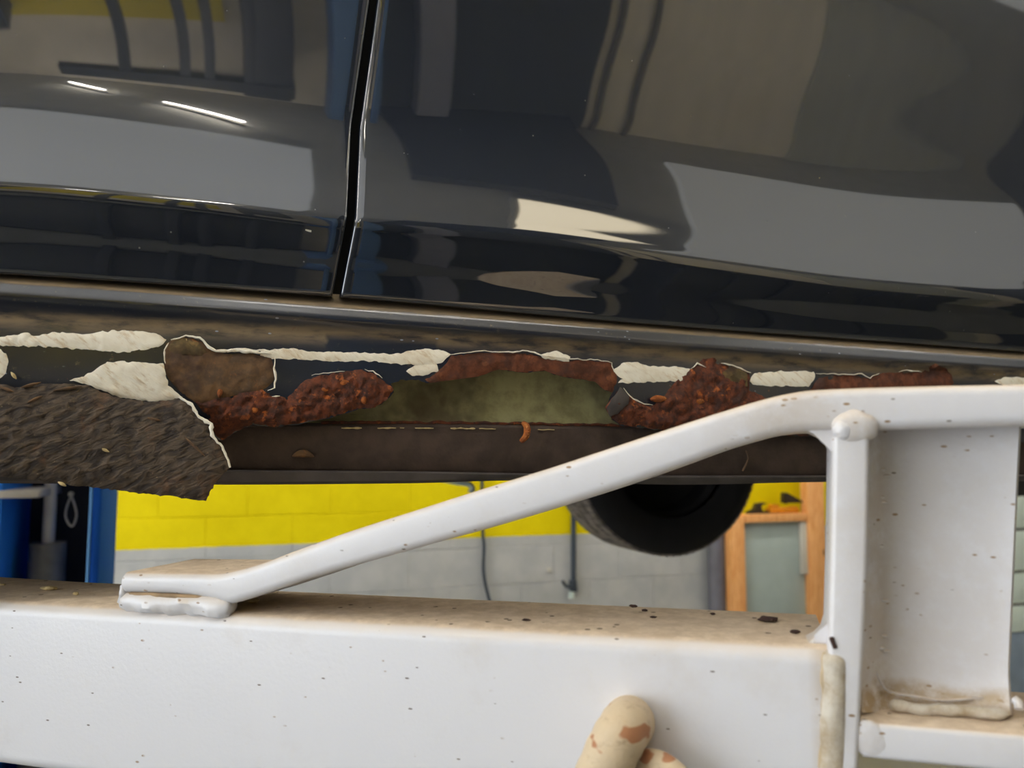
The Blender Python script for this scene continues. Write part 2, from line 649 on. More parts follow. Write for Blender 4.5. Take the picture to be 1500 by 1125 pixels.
# left wall with the wide open vehicle doorway that lets the daylight in
DB0, DB1, DZ = 2.4, 7.6, 4.2
bm = box(ROOM, A0 - 0.3, A0, -0.3, DB0, 0, HT)
quad_box(bm, ROOM, A0 - 0.3, A0, DB1, B1 + 0.3, 0, HT)
quad_box(bm, ROOM, A0 - 0.3, A0, DB0, DB1, DZ, HT)
part('wall_left', bm, M['offwhite'], None, smooth=False, kind='structure')
part('ground_outside', box(ROOM, A0 - 12, A0 - 0.3, -4, 16, -0.25, -0.05), M['tarmac'], None, smooth=False, kind='structure')
pl = bpy.data.lights.new('doorway_portal', 'AREA')
pl.shape = 'RECTANGLE'
pl.size, pl.size_y = DB1 - DB0, DZ
pl.cycles.is_portal = True
po = bpy.data.objects.new('doorway_portal', pl)
COL.objects.link(po)
po.location = ROOM.at(A0 - 0.02, (DB0 + DB1) / 2, DZ / 2)
po.rotation_euler = (rad(90), 0, ROOM.rot - rad(90))



# ---- behind the camera: what the doors mirror
def emitter(name, rgb, strength):
    k = NT(name)
    k.set(Base_Color=(0.8, 0.8, 0.8, 1), Emission_Color=rgb, Emission_Strength=strength)
    return k.m


M['tube'] = emitter('fluorescent_tube', (1.0, 0.95, 0.87, 1), 55.0)
M['panel_light'] = emitter('warm_light_panel', (1.0, 0.86, 0.60, 1), 5.0)


M['tube_car'] = emitter('strong_fluorescent_tube', (1.0, 0.95, 0.87, 1), 85.0)  # for the added lamps that brighten car side and arm
M['tube_wall'] = emitter('bright_fluorescent_tube', (1.0, 0.95, 0.87, 1), 105.0)  # for the added lamps that brighten back wall and blue column


def ceiling_light(a, b, z, L, label, along=0.0, group='ceiling lights over the bays'):
    ca, sa = math.cos(along), math.sin(along)
    t = thing('ceiling_light', ROOM.at(a, b, z), label, 'lamp', group)
    e0 = ROOM.at(a - ca * L / 2, b - sa * L / 2, z)
    e1 = ROOM.at(a + ca * L / 2, b + sa * L / 2, z)
    part('fluorescent_tube', tube([e0, (e0 + e1) / 2, e1], 0.019 if L > 1 else 0.014, 10), M['tube_wall' if b < 2 or L == 1.81 else 'tube_car' if b == 4.9 else 'tube'], t)
    up = Vector((0, 0, 0.055))
    part('housing', tube([e0 + up, (e0 + e1) / 2 + up, e1 + up], 0.018, 8), M['offwhite'], t)
    for e in (e0, e1):
        part('suspension_rod', tube([e + up, Vector((e.x, e.y, HT))], 0.006, 6), M['dull_steel'], t)


for i_, (a, b, L, lab) in enumerate([  # unseen lamps added to brighten the room, back wall and blue column
        (-3.6, 1.2, 1.8, 'fluorescent ceiling light near the blue lift column'), (-1.2, 1.2, 1.8, 'fluorescent ceiling light above the yellow wall'), (1.2, 1.2, 1.8, 'fluorescent ceiling light above the timber stand'),
        (3.6, 1.2, 1.8, 'fluorescent ceiling light above the pale drawer cabinet'), (-5.0, 4.4, 1.8, 'fluorescent ceiling light nearest the open doorway'), (-3.4, 1.9 + 1.5, 1.81, 'low hung fluorescent light in front of the blue lift column'), (5.0, 4.0, 1.8, 'fluorescent ceiling light near the right wall'),
        (-2.2, 3.2, 1.8, 'fluorescent ceiling light over the car roof'), (1.4, 3.2, 1.8, 'fluorescent ceiling light over the far end of the car')]):
    ceiling_light(a, b, HT - (1.5 if b < 2 or L == 1.81 else 0.45), L, lab)

part('trim_1', box(ROOM, -3.4, -1.45, B1 - 0.03, B1 - 0.001, 2.6, 4.62), M['yellow'], None, smooth=False, kind='structure')
part('trim_2', box(ROOM, 3.8, 6.1, B1 - 0.04, B1 - 0.001, 0, HT - 0.001), M['grey_plaster'], None, smooth=False, kind='structure')
bm = box(ROOM, -0.36, 1.5, B1 - 0.06, B1 - 0.001, 0, HT - 0.002)
quad_box(bm, ROOM, -0.36, 1.35, 7.05, B1 - 0.06, HT - 0.14, HT - 0.06)  # unseen leaf under the ceiling, added to darken the doors' mirror image
part('door_1', bm, M['shutter'], None, smooth=False, kind='structure')
part('door_2', box(ROOM, A1 - 0.05, A1 - 0.001, 3.5, B1 - 0.05, 0, HT - 0.002), M['shutter'], None, smooth=False, kind='structure')
post = part('grey_post', box(ROOM, -0.1, 0.17, B1 - 0.30, B1 - 0.08, 0.0, HT - 0.15, 0.02), M['post_grey'], None)
prop(post, 'tall pale grey post in front of the dark shutter, mirrored in the right door', 'post')
bc = thing('blue_column', ROOM.at(-0.6, B1 - 0.5, 0), 'tall blue column behind the viewer, mirrored beside the door gap', 'column')
part('web', box(ROOM, -0.78, -0.45, B1 - 0.62, B1 - 0.30, 0.03, HT - 0.1, 0.01), M['blue_grey'], bc)
part('base_plate', box(ROOM, -0.95, -0.38, B1 - 0.72, B1 - 0.2, 0.0, 0.03, 0.004), M['blue_grey'], bc)
rk = thing('storage_rack', ROOM.at(-1.8, B1 - 0.4, 0), 'dark tall storage rack, mirrored at the top of the left door', 'rack')
for a in (-2.13, -1.76, -1.60, -1.34):
    part('upright', box(ROOM, a, a + 0.07, B1 - 0.45, B1 - 0.38, 0, 4.75, 0.004), M['cabinet'], rk)
part('beam', box(ROOM, -2.5, -1.0, B1 - 0.46, B1 - 0.37, 4.70, 4.84, 0.004), M['cabinet'], rk)
part('panel', box(ROOM, -1.34, -1.02, B1 - 0.44, B1 - 0.06, 2.5, 4.9, 0.004), M['cabinet'], rk)
part('panel', box(ROOM, -3.55, -0.98, B1 - 0.36, B1 - 0.06, 0.05, 1.9, 0.004), M['cabinet'], rk)
part('panel', box(ROOM, -3.6, -2.72, B1 - 0.44, B1 - 0.06, 2.0, 4.5, 0.004), M['cabinet'], rk)
for i_, a in enumerate((-4.75, 1.62, 2.67, 3.72)):  # unseen cabinets added to keep the mirror image below the crease dark
    kb = thing('tool_cabinet', ROOM.at(a + 0.5, B1 - 0.4, 0), ['charcoal tool cabinet left of the storage rack, nearest the open doorway', 'charcoal tool cabinet beside the dark shutter', 'middle one of the three charcoal tool cabinets right of the shutter', 'charcoal tool cabinet farthest from the open doorway'][i_], 'cabinet', 'charcoal tool cabinets along the front wall')
    part('body', box(ROOM, a, a + 1.0, B1 - 0.75, B1 - 0.07, 0.0, 1.9, 0.006), M['cabinet'], kb)
    for q_ in (0, 1):
        d_ = part('cabinet_door', box(ROOM, a + 0.01 + q_ * 0.495, a + 0.495 + q_ * 0.495, B1 - 0.775, B1 - 0.751, 0.06, 1.86, 0.004), M['cabinet'], kb)
        part('handle', box(ROOM, a + (0.45 if q_ == 0 else 0.53), a + (0.47 if q_ == 0 else 0.55), B1 - 0.80, B1 - 0.776, 0.9, 1.05, 0.003), M['steel'], d_)
for i_, a in enumerate((1.62, 1.95)):
    o = part('wall_conduit', tube([ROOM.at(a, B1 - 0.05, 2.0), ROOM.at(a, B1 - 0.05, 3.5), ROOM.at(a, B1 - 0.05, HT - 0.01)], 0.03, 10), M['dull_steel'], None)
    prop(o, ['grey conduit on the plaster wall nearest the dark shutter', 'grey conduit on the plaster wall farther from the dark shutter'][i_], 'conduit', 'conduits on the front wall')

# glowing roof sheets added to brighten the mirrored ceiling; small lamps behind the viewer
M['roof_sheet'] = emitter('translucent_roof_sheet', (0.92, 0.95, 0.98, 1), 0.82)
M['roof_sheet_dim'] = emitter('older_roof_sheet', (0.95, 0.95, 0.92, 1), 0.62)  # weaker added glow for the right door's mirror image
part('window_1', box(ROOM, -5.8, -0.95, 4.6, 7.3, HT - 0.05, HT - 0.001), M['roof_sheet'], None, smooth=False, kind='structure')
part('window_2', box(ROOM, 2.12, 6.3, 5.6, 8.0, HT - 0.05, HT - 0.001), M['roof_sheet_dim'], None, smooth=False, kind='structure')
for i_, (a, b, L, ang, lab) in enumerate([(-2.38, 8.25, 0.30, -0.7, 'short batten light nearest the front wall'), (-1.62, 7.75, 0.62, -0.55, 'short batten light between the roof window and the front wall')]):
    ceiling_light(a, b, HT - 0.10, L, lab, ang, 'short batten lights')
pn = thing('ceiling_light', ROOM.at(1.3, 7.1, HT - 0.08), 'wide warm light panel under the ceiling between the two roof windows', 'lamp')
part('diffuser', box(ROOM, 0.45, 2.1, 6.74, 6.94, HT - 0.08, HT - 0.06, 0.005), M['panel_light'], pn)
part('housing', box(ROOM, 0.40, 2.11, 6.70, 6.98, HT - 0.058, HT - 0.002, 0.005), M['offwhite'], pn)
for i_, (a, lab) in enumerate([(-3.6, 'fluorescent ceiling light over the lift arm, nearest the open doorway'), (-0.6, 'fluorescent ceiling light over the lift arm, beside the larger roof window'), (2.6, 'fluorescent ceiling light over the lift arm, farthest from the open doorway')]):  # unseen lamp row added to light the car side and arm
    ceiling_light(a, 4.9, HT - 0.8, 1.8, lab)



# ================================================================== the car
DOOR_BOTTOM = [(-400, 380), (0, 402), (495, 436), (940, 475), (1500, 516), (1900, 546)]
CREASE = [(-400, 262), (0, 273), (250, 295), (500, 325), (760, 347), (1050, 388), (1260, 416), (1500, 436), (1900, 470)]
GAPL = [(-700, 610), (0, 542), (75, 531), (187, 515), (317, 509), (420, 490), (460, 480)]
GAPR = [(-700, 620), (0, 551), (75, 541), (187, 525), (317, 519), (420, 499), (460, 492)]
W_GAP = [(-800, 0)]

car_base = CAR.at(-0.1, -0.85, 1.35)
car = thing('car', car_base, 'dark navy blue car raised on a lift, with its lower sill rusted through', 'car')


def door_profile(x):
    """rows of (y, w) down a door at photograph column x: flat, hollow, crease, tucked-in bottom"""
    c = interp(CREASE, x)
    b = interp(DOOR_BOTTOM, x)
    h = b - c
    return [(c - 1000, -0.008), (c - 700, 0.0090), (c - 450, 0.0000), (c - 300, -0.0080), (c - 200, -0.0072), (c - 150, -0.0048), (c - 100, 0.0005), (c - 50, 0.0082), (c - 20, 0.0138),
            (c - 7, 0.0162), (c, 0.0169), (c + 6, 0.0167), (c + 13, 0.0155), (c + 0.35 * h, 0.0118), (c + 0.7 * h, 0.0045), (b - 5, 0.0002), (b - 1.5, -0.0016), (b, -0.0050), (b - 1, -0.020)]


def cubic(tab, s_end, x):
    """cubic spline, free at its start and with a given slope at its end"""
    n = len(tab)
    X = [p[0] for p in tab]
    Y = [p[1] for p in tab]
    key = tuple(round(Y[i] * 1e6 + (X[i] - X[0]) * 7.3, 3) for i in range(n))
    M2 = CUBE.get(key)
    if M2 is None:
        h = [X[i + 1] - X[i] for i in range(n - 1)]
        A, B, C, D = [0.0] * n, [1.0] * n, [0.0] * n, [0.0] * n
        for i in range(1, n - 1):
            A[i], B[i], C[i] = h[i - 1], 2 * (h[i - 1] + h[i]), h[i]
            D[i] = 6 * ((Y[i + 1] - Y[i]) / h[i] - (Y[i] - Y[i - 1]) / h[i - 1])
        A[n - 1], B[n - 1] = h[n - 2], 2 * h[n - 2]
        D[n - 1] = 6 * (s_end - (Y[n - 1] - Y[n - 2]) / h[n - 2])
        for i in range(1, n):
            m_ = A[i] / B[i - 1]
            B[i] -= m_ * C[i - 1]
            D[i] -= m_ * D[i - 1]
        M2 = [0.0] * n
        M2[n - 1] = D[n - 1] / B[n - 1]
        for i in range(n - 2, -1, -1):
            M2[i] = (D[i] - C[i] * M2[i + 1]) / B[i]
        CUBE[key] = M2
    i = 0
    while i < n - 2 and x > X[i + 1]:
        i += 1
    h = X[i + 1] - X[i]
    a, b = (X[i + 1] - x) / h, (x - X[i]) / h
    return a * Y[i] + b * Y[i + 1] + ((a ** 3 - a) * M2[i] + (b ** 3 - b) * M2[i + 1]) * h * h / 6


CUBE = {}


def door_mesh(side):
    bm = bmesh.new()
    seg = [10, 10, 10, 10, 12, 12, 12, 8, 4, 3, 3, 4, 8, 8, 6, 3, 2, 2]
    e_off = [(0, -0.012), (0.7, -0.0045), (2, -0.0022), (4, -0.0009), (7, -0.0003), (11, 0.0)]
    if side < 0:
        e_off = [(0, -0.012), (0.5, -0.0030), (1.2, -0.0010), (2.5, -0.0002), (5, 0.0)]
        cols = [(-e, w) for e, w in e_off]
        x = -20
        far = 1000
    else:
        cols = list(e_off)
        far = 1500
    x = 20
    while x <= far:
        cols.append((x if side > 0 else -x, 0.0))
        x += 14
    grid = []
    for off, we in cols:
        line = []
        base = 515 + off
        prof = door_profile(base)
        for i in range(len(prof) - 1):
            for q in range(seg[i]):
                line.append(i + q / seg[i])
        line.append(len(prof) - 1)
        raw = []
        ti = list(range(len(prof)))
        for t in line:
            x = base
            for it in range(2):
                pr = door_profile(x)
                y = interp([(k, pr[k][0]) for k in ti], t) if t < 14.9 else lint([(k, pr[k][0]) for k in ti], t)
                w = cubic(pr[:9], (pr[9][1] - pr[7][1]) / (pr[9][0] - pr[7][0]), y) if t <= 8 else interp([(k, pr[k][1]) for k in ti], t)
                x = lint(GAPL if side < 0 else GAPR, y) + off
            raw.append([x, y, w, t])
        grid.append([bm.verts.new(CAR.hit(q_[0], q_[1], q_[2] + we)) for q_ in raw])
    for c0, c1 in zip(grid, grid[1:]):
        for j in range(len(c0) - 1):
            bm.faces.new((c0[j], c0[j + 1], c1[j + 1], c1[j]))
    return bm


part('door', door_mesh(-1), M['paint'], car, 'left of the two dark blue doors')
part('door', door_mesh(1), M['paint'], car, 'right of the two dark blue doors')

P = [CAR.hit(447 + 3 * t, 337 + t * 0.6, 0.0135) for t in range(4)]
part('paint_chip', tube(P, 0.0016, 6), M['offwhite'], car, 'pale stone chip low on the left door')

# the dark seal behind the gap between and under the doors
bm = bmesh.new()
for pts in ([(440, -700), (740, -700), (560, 440), (440, 440)],):
    bm.faces.new([bm.verts.new(CAR.hit(x, y, -0.035)) for x, y in pts])
    bm.faces.new([bm.verts.new(CAR.hit(x, y, -0.040)) for x, y in reversed(pts)])
part('door_seal', bm, M['gap'], car, smooth=False)

# ---- sill: a pressed profile drawn as rows (y, w)
RIDGE = [(-400, 400), (0, 419), (520, 457), (960, 491), (1500, 531), (1900, 560)]
GROOVE = [(-400, 442), (0, 464), (520, 490), (900, 511), (1080, 526), (1500, 551), (1900, 575)]
SBOT = [(-400, 600), (0, 620), (520, 634), (1000, 640), (1500, 648), (1900, 655)]


def sill_w(x, y):
    r, g, b = interp(RIDGE, x), interp(GROOVE, x), interp(SBOT, x)
    return interp([(r - 30, -0.032), (r - 17, -0.016), (r - 9, -0.0035), (r - 4, -0.0002), (r + 2, 0.0018), (r + 9, 0.0038), (r + 13, 0.0042), (r + 18, 0.0020), (g - 8, -0.0002), (g, -0.0014),
                   (g + 8, -0.0012), (g + 28, 0.0008), ((g + b) / 2 + 6, 0.0022), (b - 22, 0.0004), (b, -0.008), (b + 30, -0.020)], y)


def sill_pt(x, y, off=0.0):
    return CAR.hit(x, y, sill_w(x, y) + off)


BOT = [(-400, 610), (0, 640), (300, 640), (325, 645), (345, 633), (370, 622), (400, 626), (440, 621), (480, 613), (520, 601), (550, 596), (566, 587), (577, 574), (573, 562), (587, 556),
       (604, 556), (624, 561), (660, 557), (702, 551), (730, 541), (750, 543), (772, 546), (797, 543), (824, 552), (850, 555), (872, 559), (885, 571), (897, 575), (886, 597), (896, 614),
       (908, 623), (978, 632), (1060, 633), (1300, 645), (1900, 655)]
bot = [BOT[0]] + ragged(BOT[1:-1], 4.0, 1.3, 3, closed=False) + [BOT[-1]]
top = [(x, interp(GROOVE, x) - 12) for x in range(1900, -401, -6)]
outline = bot + top
vs, tri, bd = cdt(outline, 6.0)
bm = bmesh.new()
dl = bm.verts.layers.float.new('dirt')
rl = bm.verts.layers.float.new('rusty')
front = []
NP = len(vs)
SX = list(range(-400, 1901, 10))
SQ = [i_ / 26 for i_ in range(27)]
for x_ in SX:
    ya, yb = interp(RIDGE, x_) - 24, interp(GROOVE, x_) - 11.5
    vs += [Vector((x_, ya + (yb - ya) * q_)) for q_ in SQ]
for p in vs:
    v = bm.verts.new(sill_pt(p.x, p.y))
    g = interp(GROOVE, p.x)
    r = interp(RIDGE, p.x)
    d = math.exp(-((p.y - g + 2) / 6.5) ** 2) * (1.0 if p.x < 330 or p.x > 560 else 0.9)
    if p.x < 480:
        d = max(d, math.exp(-((p.y - g - 4) / 11.0) ** 2) * 0.95)
    if p.x > 640:
        d = max(d, math.exp(-((p.y - g - 2) / (8.0 if p.x < 1250 else 7)) ** 2) * 0.9)
    d = max(d, 1.6 * min(1.0, max(0.0, (r - 3.5 - p.y) / 3.0)))
    v[dl] = d
    v[rl] = 1.0 if p.y > g - 6 else (0.9 if 850 < p.x < 930 else 0.0)
    front.append(v)
for f in tri:
    bm.faces.new([front[i] for i in f])
nq = len(SQ)
for i_ in range(len(SX) - 1):
    for j_ in range(nq - 1):
        k_ = NP + i_ * nq + j_
        bm.faces.new((front[k_], front[k_ + 1], front[k_ + nq + 1], front[k_ + nq]))
# turned-in thickness of the torn lower edge
nb = len(bot)
back = [bm.verts.new(sill_pt(x, y, -0.0016)) for x, y in bot]
for i in range(nb - 1):
    try:
        bm.faces.new((front[i], front[i + 1], back[i + 1], back[i]))
    except Exception:
        pass
sill = part('sill', bm, M['sill'], car)


def shell(name, poly, m, parent, off=0.001, bulge=0.0015, amp=0.0004, freq=0.12, step=5.0, jit=1.0, seed=1, fn=None, roll=6.0, label=None, skirt=0.003):
    """a thin raised patch that follows the sill: ragged outline, domed, rough"""
    pl_ = ragged(poly, 3.5, jit, seed)
    vs, tri, bd = cdt(pl_, step)
    bm = bmesh.new()
    fn = fn or sill_pt
    V = []
    n = len(pl_)
    for p in vs:
        d = edge_dist(pl_, p.x, p.y)
        h = off + bulge * (1 - math.exp(-d / roll)) + amp * noise.fractal((p.x * freq, p.y * freq, seed * 3.7), 0.8, 2.1, 4)
        V.append(bm.verts.new(fn(p.x, p.y, h)))
    for f in tri:
        bm.faces.new([V[i] for i in f])
    B = [bm.verts.new(fn(x, y, off - skirt)) for x, y in pl_]
    for i in range(n):
        try:
            bm.faces.new((V[i], V[(i + 1) % n], B[(i + 1) % n], B[i]))
        except Exception:
            pass
    return part(name, bm, m, parent, label)


# ---- inside of the sill: inner panel, ledge, lower flange and lip
bm = bmesh.new()
xs = list(range(300, 1260, 12))
rows = [(500, -0.012), (530, -0.028), (560, -0.031), (590, -0.031), (607, -0.030), (614, -0.027), (622, -0.022)]
g = [[bm.verts.new(CAR.hit(x, y, w + 0.0012 * noise.noise((x * 0.02, y * 0.03, 4)))) for y, w in rows] for x in xs]
for c0, c1 in zip(g, g[1:]):
    for j in range(len(rows) - 1):
        bm.faces.new((c0[j], c0[j + 1], c1[j + 1], c1[j]))
part('inner_panel', bm, M['inner'], car, 'olive stained inner metal seen through the rust hole')

FLT = [(-400, 590), (0, 606), (320, 622), (560, 622), (1000, 628), (1500, 640), (1900, 648)]
FLB = [(-400, 680), (0, 686), (380, 689), (600, 691), (1000, 697), (1300, 697), (1900, 690)]
bm = bmesh.new()
g = []
for x in range(-400, 1901, 14):
    t_, b_ = interp(FLT, x), interp(FLB, x)
    col = []
    for q, w in ((0.0, -0.0245), (0.0, -0.018), (0.04, -0.0165), (0.5, -0.018), (0.93, -0.019), (1.0, -0.0215)):
        y = t_ + (b_ - t_) * q + 1.0 * noise.noise((x * 0.05, q * 3, 2))
        col.append(bm.verts.new(CAR.hit(x, y - (3 if w == -0.0245 else 0), w)))
    g.append(col)
for c0, c1 in zip(g, g[1:]):
    for j in range(len(c0) - 1):
        bm.faces.new((c0[j], c0[j + 1], c1[j + 1], c1[j]))
flange = part('sill_flange', bm, M['flange'], car, 'dark brown lower face of the sill')

bm = bmesh.new()
g = []
for x in range(-400, 1901, 14):
    b_ = interp(FLB, x)
    e_ = interp([(-400, 705), (0, 708), (330, 710), (600, 708), (750, 704), (1000, 710), (1215, 706), (1900, 704)], x)
    col = [bm.verts.new(CAR.hit(x, y, w)) for y, w in ((b_ - 1, -0.024), (b_, -0.014), (b_ + 2, -0.0115), (e_ - 4, -0.0125), (e_, -0.016), (e_ - 1, -0.03), (e_ - 3, -0.06))]
    g.append(col)
for c0, c1 in zip(g, g[1:]):
    for j in range(len(c0) - 1):
        bm.faces.new((c0[j], c0[j + 1], c1[j + 1], c1[j]))
part('lower_lip', bm, M['lip'], car, 'greyish lip along the bottom edge')

zf = CAR.hit(600, 700, -0.05).z
part('floor_pan', box(CAR, -1.9, 1.9, -1.66, -0.03, zf + 0.012, zf + 0.07, 0.01), M['flange'], car, smooth=False)
part('far_side', box(CAR, -1.9, 1.9, -1.72, -1.66, zf + 0.0, zf + 0.75, 0.02), M['paint'], car, smooth=False)

# ---- rust, filler and dirt on the sill
RB = [(243, 505), (252, 497), (270, 494), (285, 497), (300, 503), (308, 514), (330, 518), (364, 517), (398, 525), (404, 552), (396, 564), (384, 572), (340, 580), (300, 590), (285, 590), (267, 576),
      (250, 560), (241, 545), (240, 520)]
shell('surface_rust', RB, M['rust_brown'], sill, 0.0004, 0.0016, 0.0010, 0.06, 4.0, 1.0, 11, label='smooth brown rust blister left of the torn opening')
shell('surface_rust', [(246, 508), (256, 499), (272, 496), (290, 502), (303, 516), (296, 520), (270, 518), (252, 522)], M['rust_olive'], sill, 0.0018, 0.0012, 0.0006, 0.08, 4.0, 1.0, 12, label='round olive brown stain')
shell('flaky_rust', [(285, 588), (300, 588), (340, 578), (384, 570), (392, 576), (420, 584), (434, 568), (448, 556), (470, 550), (500, 545), (530, 542), (546, 547), (560, 556), (576, 570), (572, 580), (552, 595), (520, 600),
                    (480, 612), (440, 620), (400, 625), (370, 621), (346, 631), (326, 646), (315, 636), (302, 607)], M['rust_red'], sill, 0.0006, 0.0026, 0.0026, 0.075, 3.0, 1.4, 13,
      label='lumpy red brown rust flakes left of the hole')
shell('surface_rust', [(636, 549), (655, 531), (661, 521), (705, 517), (772, 518), (800, 525), (833, 530), (850, 527), (894, 531), (902, 545), (904, 560), (897, 575), (885, 571), (872, 559), (824, 552),
                      (797, 543), (772, 546), (730, 541), (702, 551), (660, 557), (630, 561), (622, 556)], M['rust_plate'], sill, 0.0004, 0.0012, 0.0012, 0.07, 4.0, 0.6, 14, label='red brown rusted skin above the hole')
shell('flaky_rust', [(886, 598), (905, 572), (925, 582), (940, 592), (958, 594), (985, 564), (1012, 540), (1030, 527), (1045, 524), (1060, 534), (1098, 546), (1098, 572), (1128, 584), (1200, 585), (1200, 640), (1068, 632),
                    (978, 631), (908, 622), (896, 614)], M['rust_red'], sill, 0.0006, 0.0024, 0.0024, 0.075, 3.0, 1.3, 15, label='dark red brown rust right of the hole')
shell('surface_rust', [(1186, 570), (1200, 553), (1248, 549), (1270, 554), (1293, 546), (1349, 545), (1371, 533), (1388, 541), (1398, 560), (1380, 590), (1300, 595), (1200, 592)], M['rust_plate'], sill, 0.0006, 0.0016, 0.0022, 0.09, 4.0, 1.2, 16,
      label='red brown rust above the horizontal white bar')
shell('metal_scab', [(888, 598), (908, 567), (922, 578), (920, 592), (905, 606), (893, 610)], M['lip'], sill, 0.003, 0.0015, 0.0008, 0.08, 4.0, 0.8, 17, label='grey brown flap of bare metal at the right end of the hole')
shell('surface_rust', [(1058, 545), (1072, 536), (1094, 546), (1096, 566), (1075, 562), (1062, 555)], M['rust_olive'], sill, 0.0028, 0.001, 0.0008, 0.1, 4.0, 0.8, 18, label='small olive grey blister')
for q, (x_, y_, rx, ry) in enumerate([(964, 584, 12, 5), (1026, 588, 6, 4), (476, 570, 5, 4), (533, 586, 4, 6), (440, 590, 3, 5), (372, 601, 6, 4), (322, 576, 4, 6), (505, 560, 7, 4), (1060, 580, 5, 3)]):
    pl_ = [(x_ + rx * math.cos(a) * (1 + 0.4 * noise.noise((math.cos(a), math.sin(a), q))), y_ + ry * math.sin(a) * (1 + 0.4 * noise.noise((math.cos(a), math.sin(a), q + 20)))) for a in [2 * math.pi * t / 10 for t in range(10)]]
    shell('rust_flake', pl_, M['rust_orange'], sill, 0.0034, 0.0018, 0.0008, 0.2, 2.5, 0.4, 30 + q, roll=3.0)

FILL = [
    [(-120, 490), (-60, 495), (0, 494), (42, 488), (50, 493), (76, 487), (126, 489), (168, 484), (210, 485), (235, 491), (244, 498), (232, 508), (179, 517), (140, 513), (70, 508), (0, 506), (-120, 502)],
    [(-30, 505), (0, 512), (9, 518), (13, 530), (8, 547), (-2, 556), (-30, 560)],
    [(101, 557), (123, 551), (157, 531), (179, 529), (239, 533), (242, 547), (247, 564), (267, 582), (246, 587), (224, 589), (179, 583), (151, 573), (123, 562)],
    [(380, 513), (416, 511), (430, 510), (450, 515), (520, 516), (559, 519), (587, 517), (612, 512), (643, 511), (660, 518), (649, 531), (626, 535), (576, 533), (534, 528), (506, 530), (464, 528), (416, 526), (382, 524)],
    [(594, 543), (610, 534), (640, 533), (643, 544), (626, 549), (604, 552)],
    [(791, 519), (816, 514), (836, 522), (833, 530), (796, 526)],
    [(899, 541), (917, 530), (934, 530), (942, 535), (1001, 538), (1014, 541), (1004, 557), (956, 560), (906, 561), (911, 554), (902, 550)],
    [(1096, 558), (1105, 547), (1150, 543), (1192, 544), (1195, 552), (1184, 567), (1150, 566), (1108, 565)],
    [(1455, 558), (1470, 553), (1495, 551), (1510, 556), (1500, 566), (1470, 566)],
]
FL = ['longest cream filler streak at the left edge', 'cream filler spot cut by the left edge', 'torn cream filler wedge above the hanging flap', 'long cream filler streak between the rust patches',
      'small pointed cream filler spot', 'small cream filler spot on the rim of the hole', 'cream filler patch right of the hole', 'cream filler patch above the bend of the white bar', 'flaky cream filler crumb above the white bar']
for q, pl_ in enumerate(FILL):
    shell('filler_patch', pl_, M['cream'], sill, 0.0003 if q not in (2, 8) else 0.004, 0.0006, 0.0005, 0.09, 3.5, 1.3, 50 + q, label=FL[q], roll=3.0)


def rim(pts, r, seed, m=None, off=0.0022, name='filler_rim'):
    P = ragged(pts, 5.0, 1.2, seed, closed=False)
    tube_pts = [sill_pt(x, y, off) for x, y in P]
    part(name, tube(tube_pts, lambda t: 0.72 * r * (0.55 + 0.9 * abs(noise.noise((t * 9, seed, 1)))) * (0.35 + 0.65 * math.sin(math.pi * min(1, max(0, t)) * 0.9 + 0.15)), 8), m or M['cream'], sill)


rim([(250, 498), (272, 492), (292, 494), (306, 508), (318, 514), (340, 513), (370, 513), (400, 516)], 0.0024, 70)
rim([(318, 513), (350, 514), (398, 518)], 0.0030, 71)
rim([(403, 522), (402, 540), (404, 555), (402, 568), (392, 572)], 0.0016, 72)
rim([(241, 533), (241, 512), (247, 502)], 0.0014, 73)
rim([(655, 520), (680, 517), (705, 514), (740, 516), (772, 514), (800, 521), (836, 526), (870, 527), (896, 530), (900, 545)], 0.0014, 74)
rim([(456, 551), (480, 546), (505, 544)], 0.0009, 75)
rim([(534, 541), (546, 544), (560, 554)], 0.0010, 76)
rim([(1012, 540), (1022, 532), (1034, 538)], 0.0016, 77)
rim([(1056, 532), (1072, 534), (1085, 540), (1100, 546)], 0.0020, 78)
rim([(1196, 547), (1240, 549), (1262, 547), (1274, 553), (1288, 547)], 0.0014, 79)
rim([(1318, 544), (1335, 542), (1350, 545)], 0.0016, 80)
rim([(913, 568), (918, 575), (928, 584), (944, 592), (956, 593)], 0.0012, 81, off=0.004)
rim([(398, 580), (410, 580)], 0.0012, 83)
# crusty line along the top of the flange
for q, (x0, x1) in enumerate([(553, 580), (586, 594), (608, 637), (660, 696), (702, 727), (788, 812), (500, 530)]):
    P = [CAR.hit(x, interp(FLT, x) + 5 + noise.noise((x * 0.1, q, 0)), -0.0158) for x in range(x0, x1 + 1, 3)]
    part('crust_line', tube(P, lambda t: 0.0011 * (0.4 + abs(noise.noise((t * 8, q, 3)))), 6), M['ochre'], flange)
P = [CAR.hit(x, interp(FLT, x) - 3 + 2.5 * noise.noise((x * 0.06, 3, 0)), -0.021 + 0.002 * noise.noise((x * 0.05, 8, 0))) for x in range(470, 1000, 5)]
part('rust_ledge', tube(P, lambda t: 0.0022 * (0.6 + 0.8 * abs(noise.noise((t * 40, 2, 3)))), 8), M['rust_red'], flange, 'crumbling rust along the bottom of the hole')
part('rust_curl', tube(spline([CAR.hit(766, 619, -0.018), CAR.hit(772, 626, -0.012), CAR.hit(771, 638, -0.009), CAR.hit(763, 647, -0.012)], 5), lambda t: 0.0030 * (0.7 + 0.5 * math.sin(t * 3.1)), 8), M['rust_orange'], flange,
     'orange rust curl hanging from the ledge')
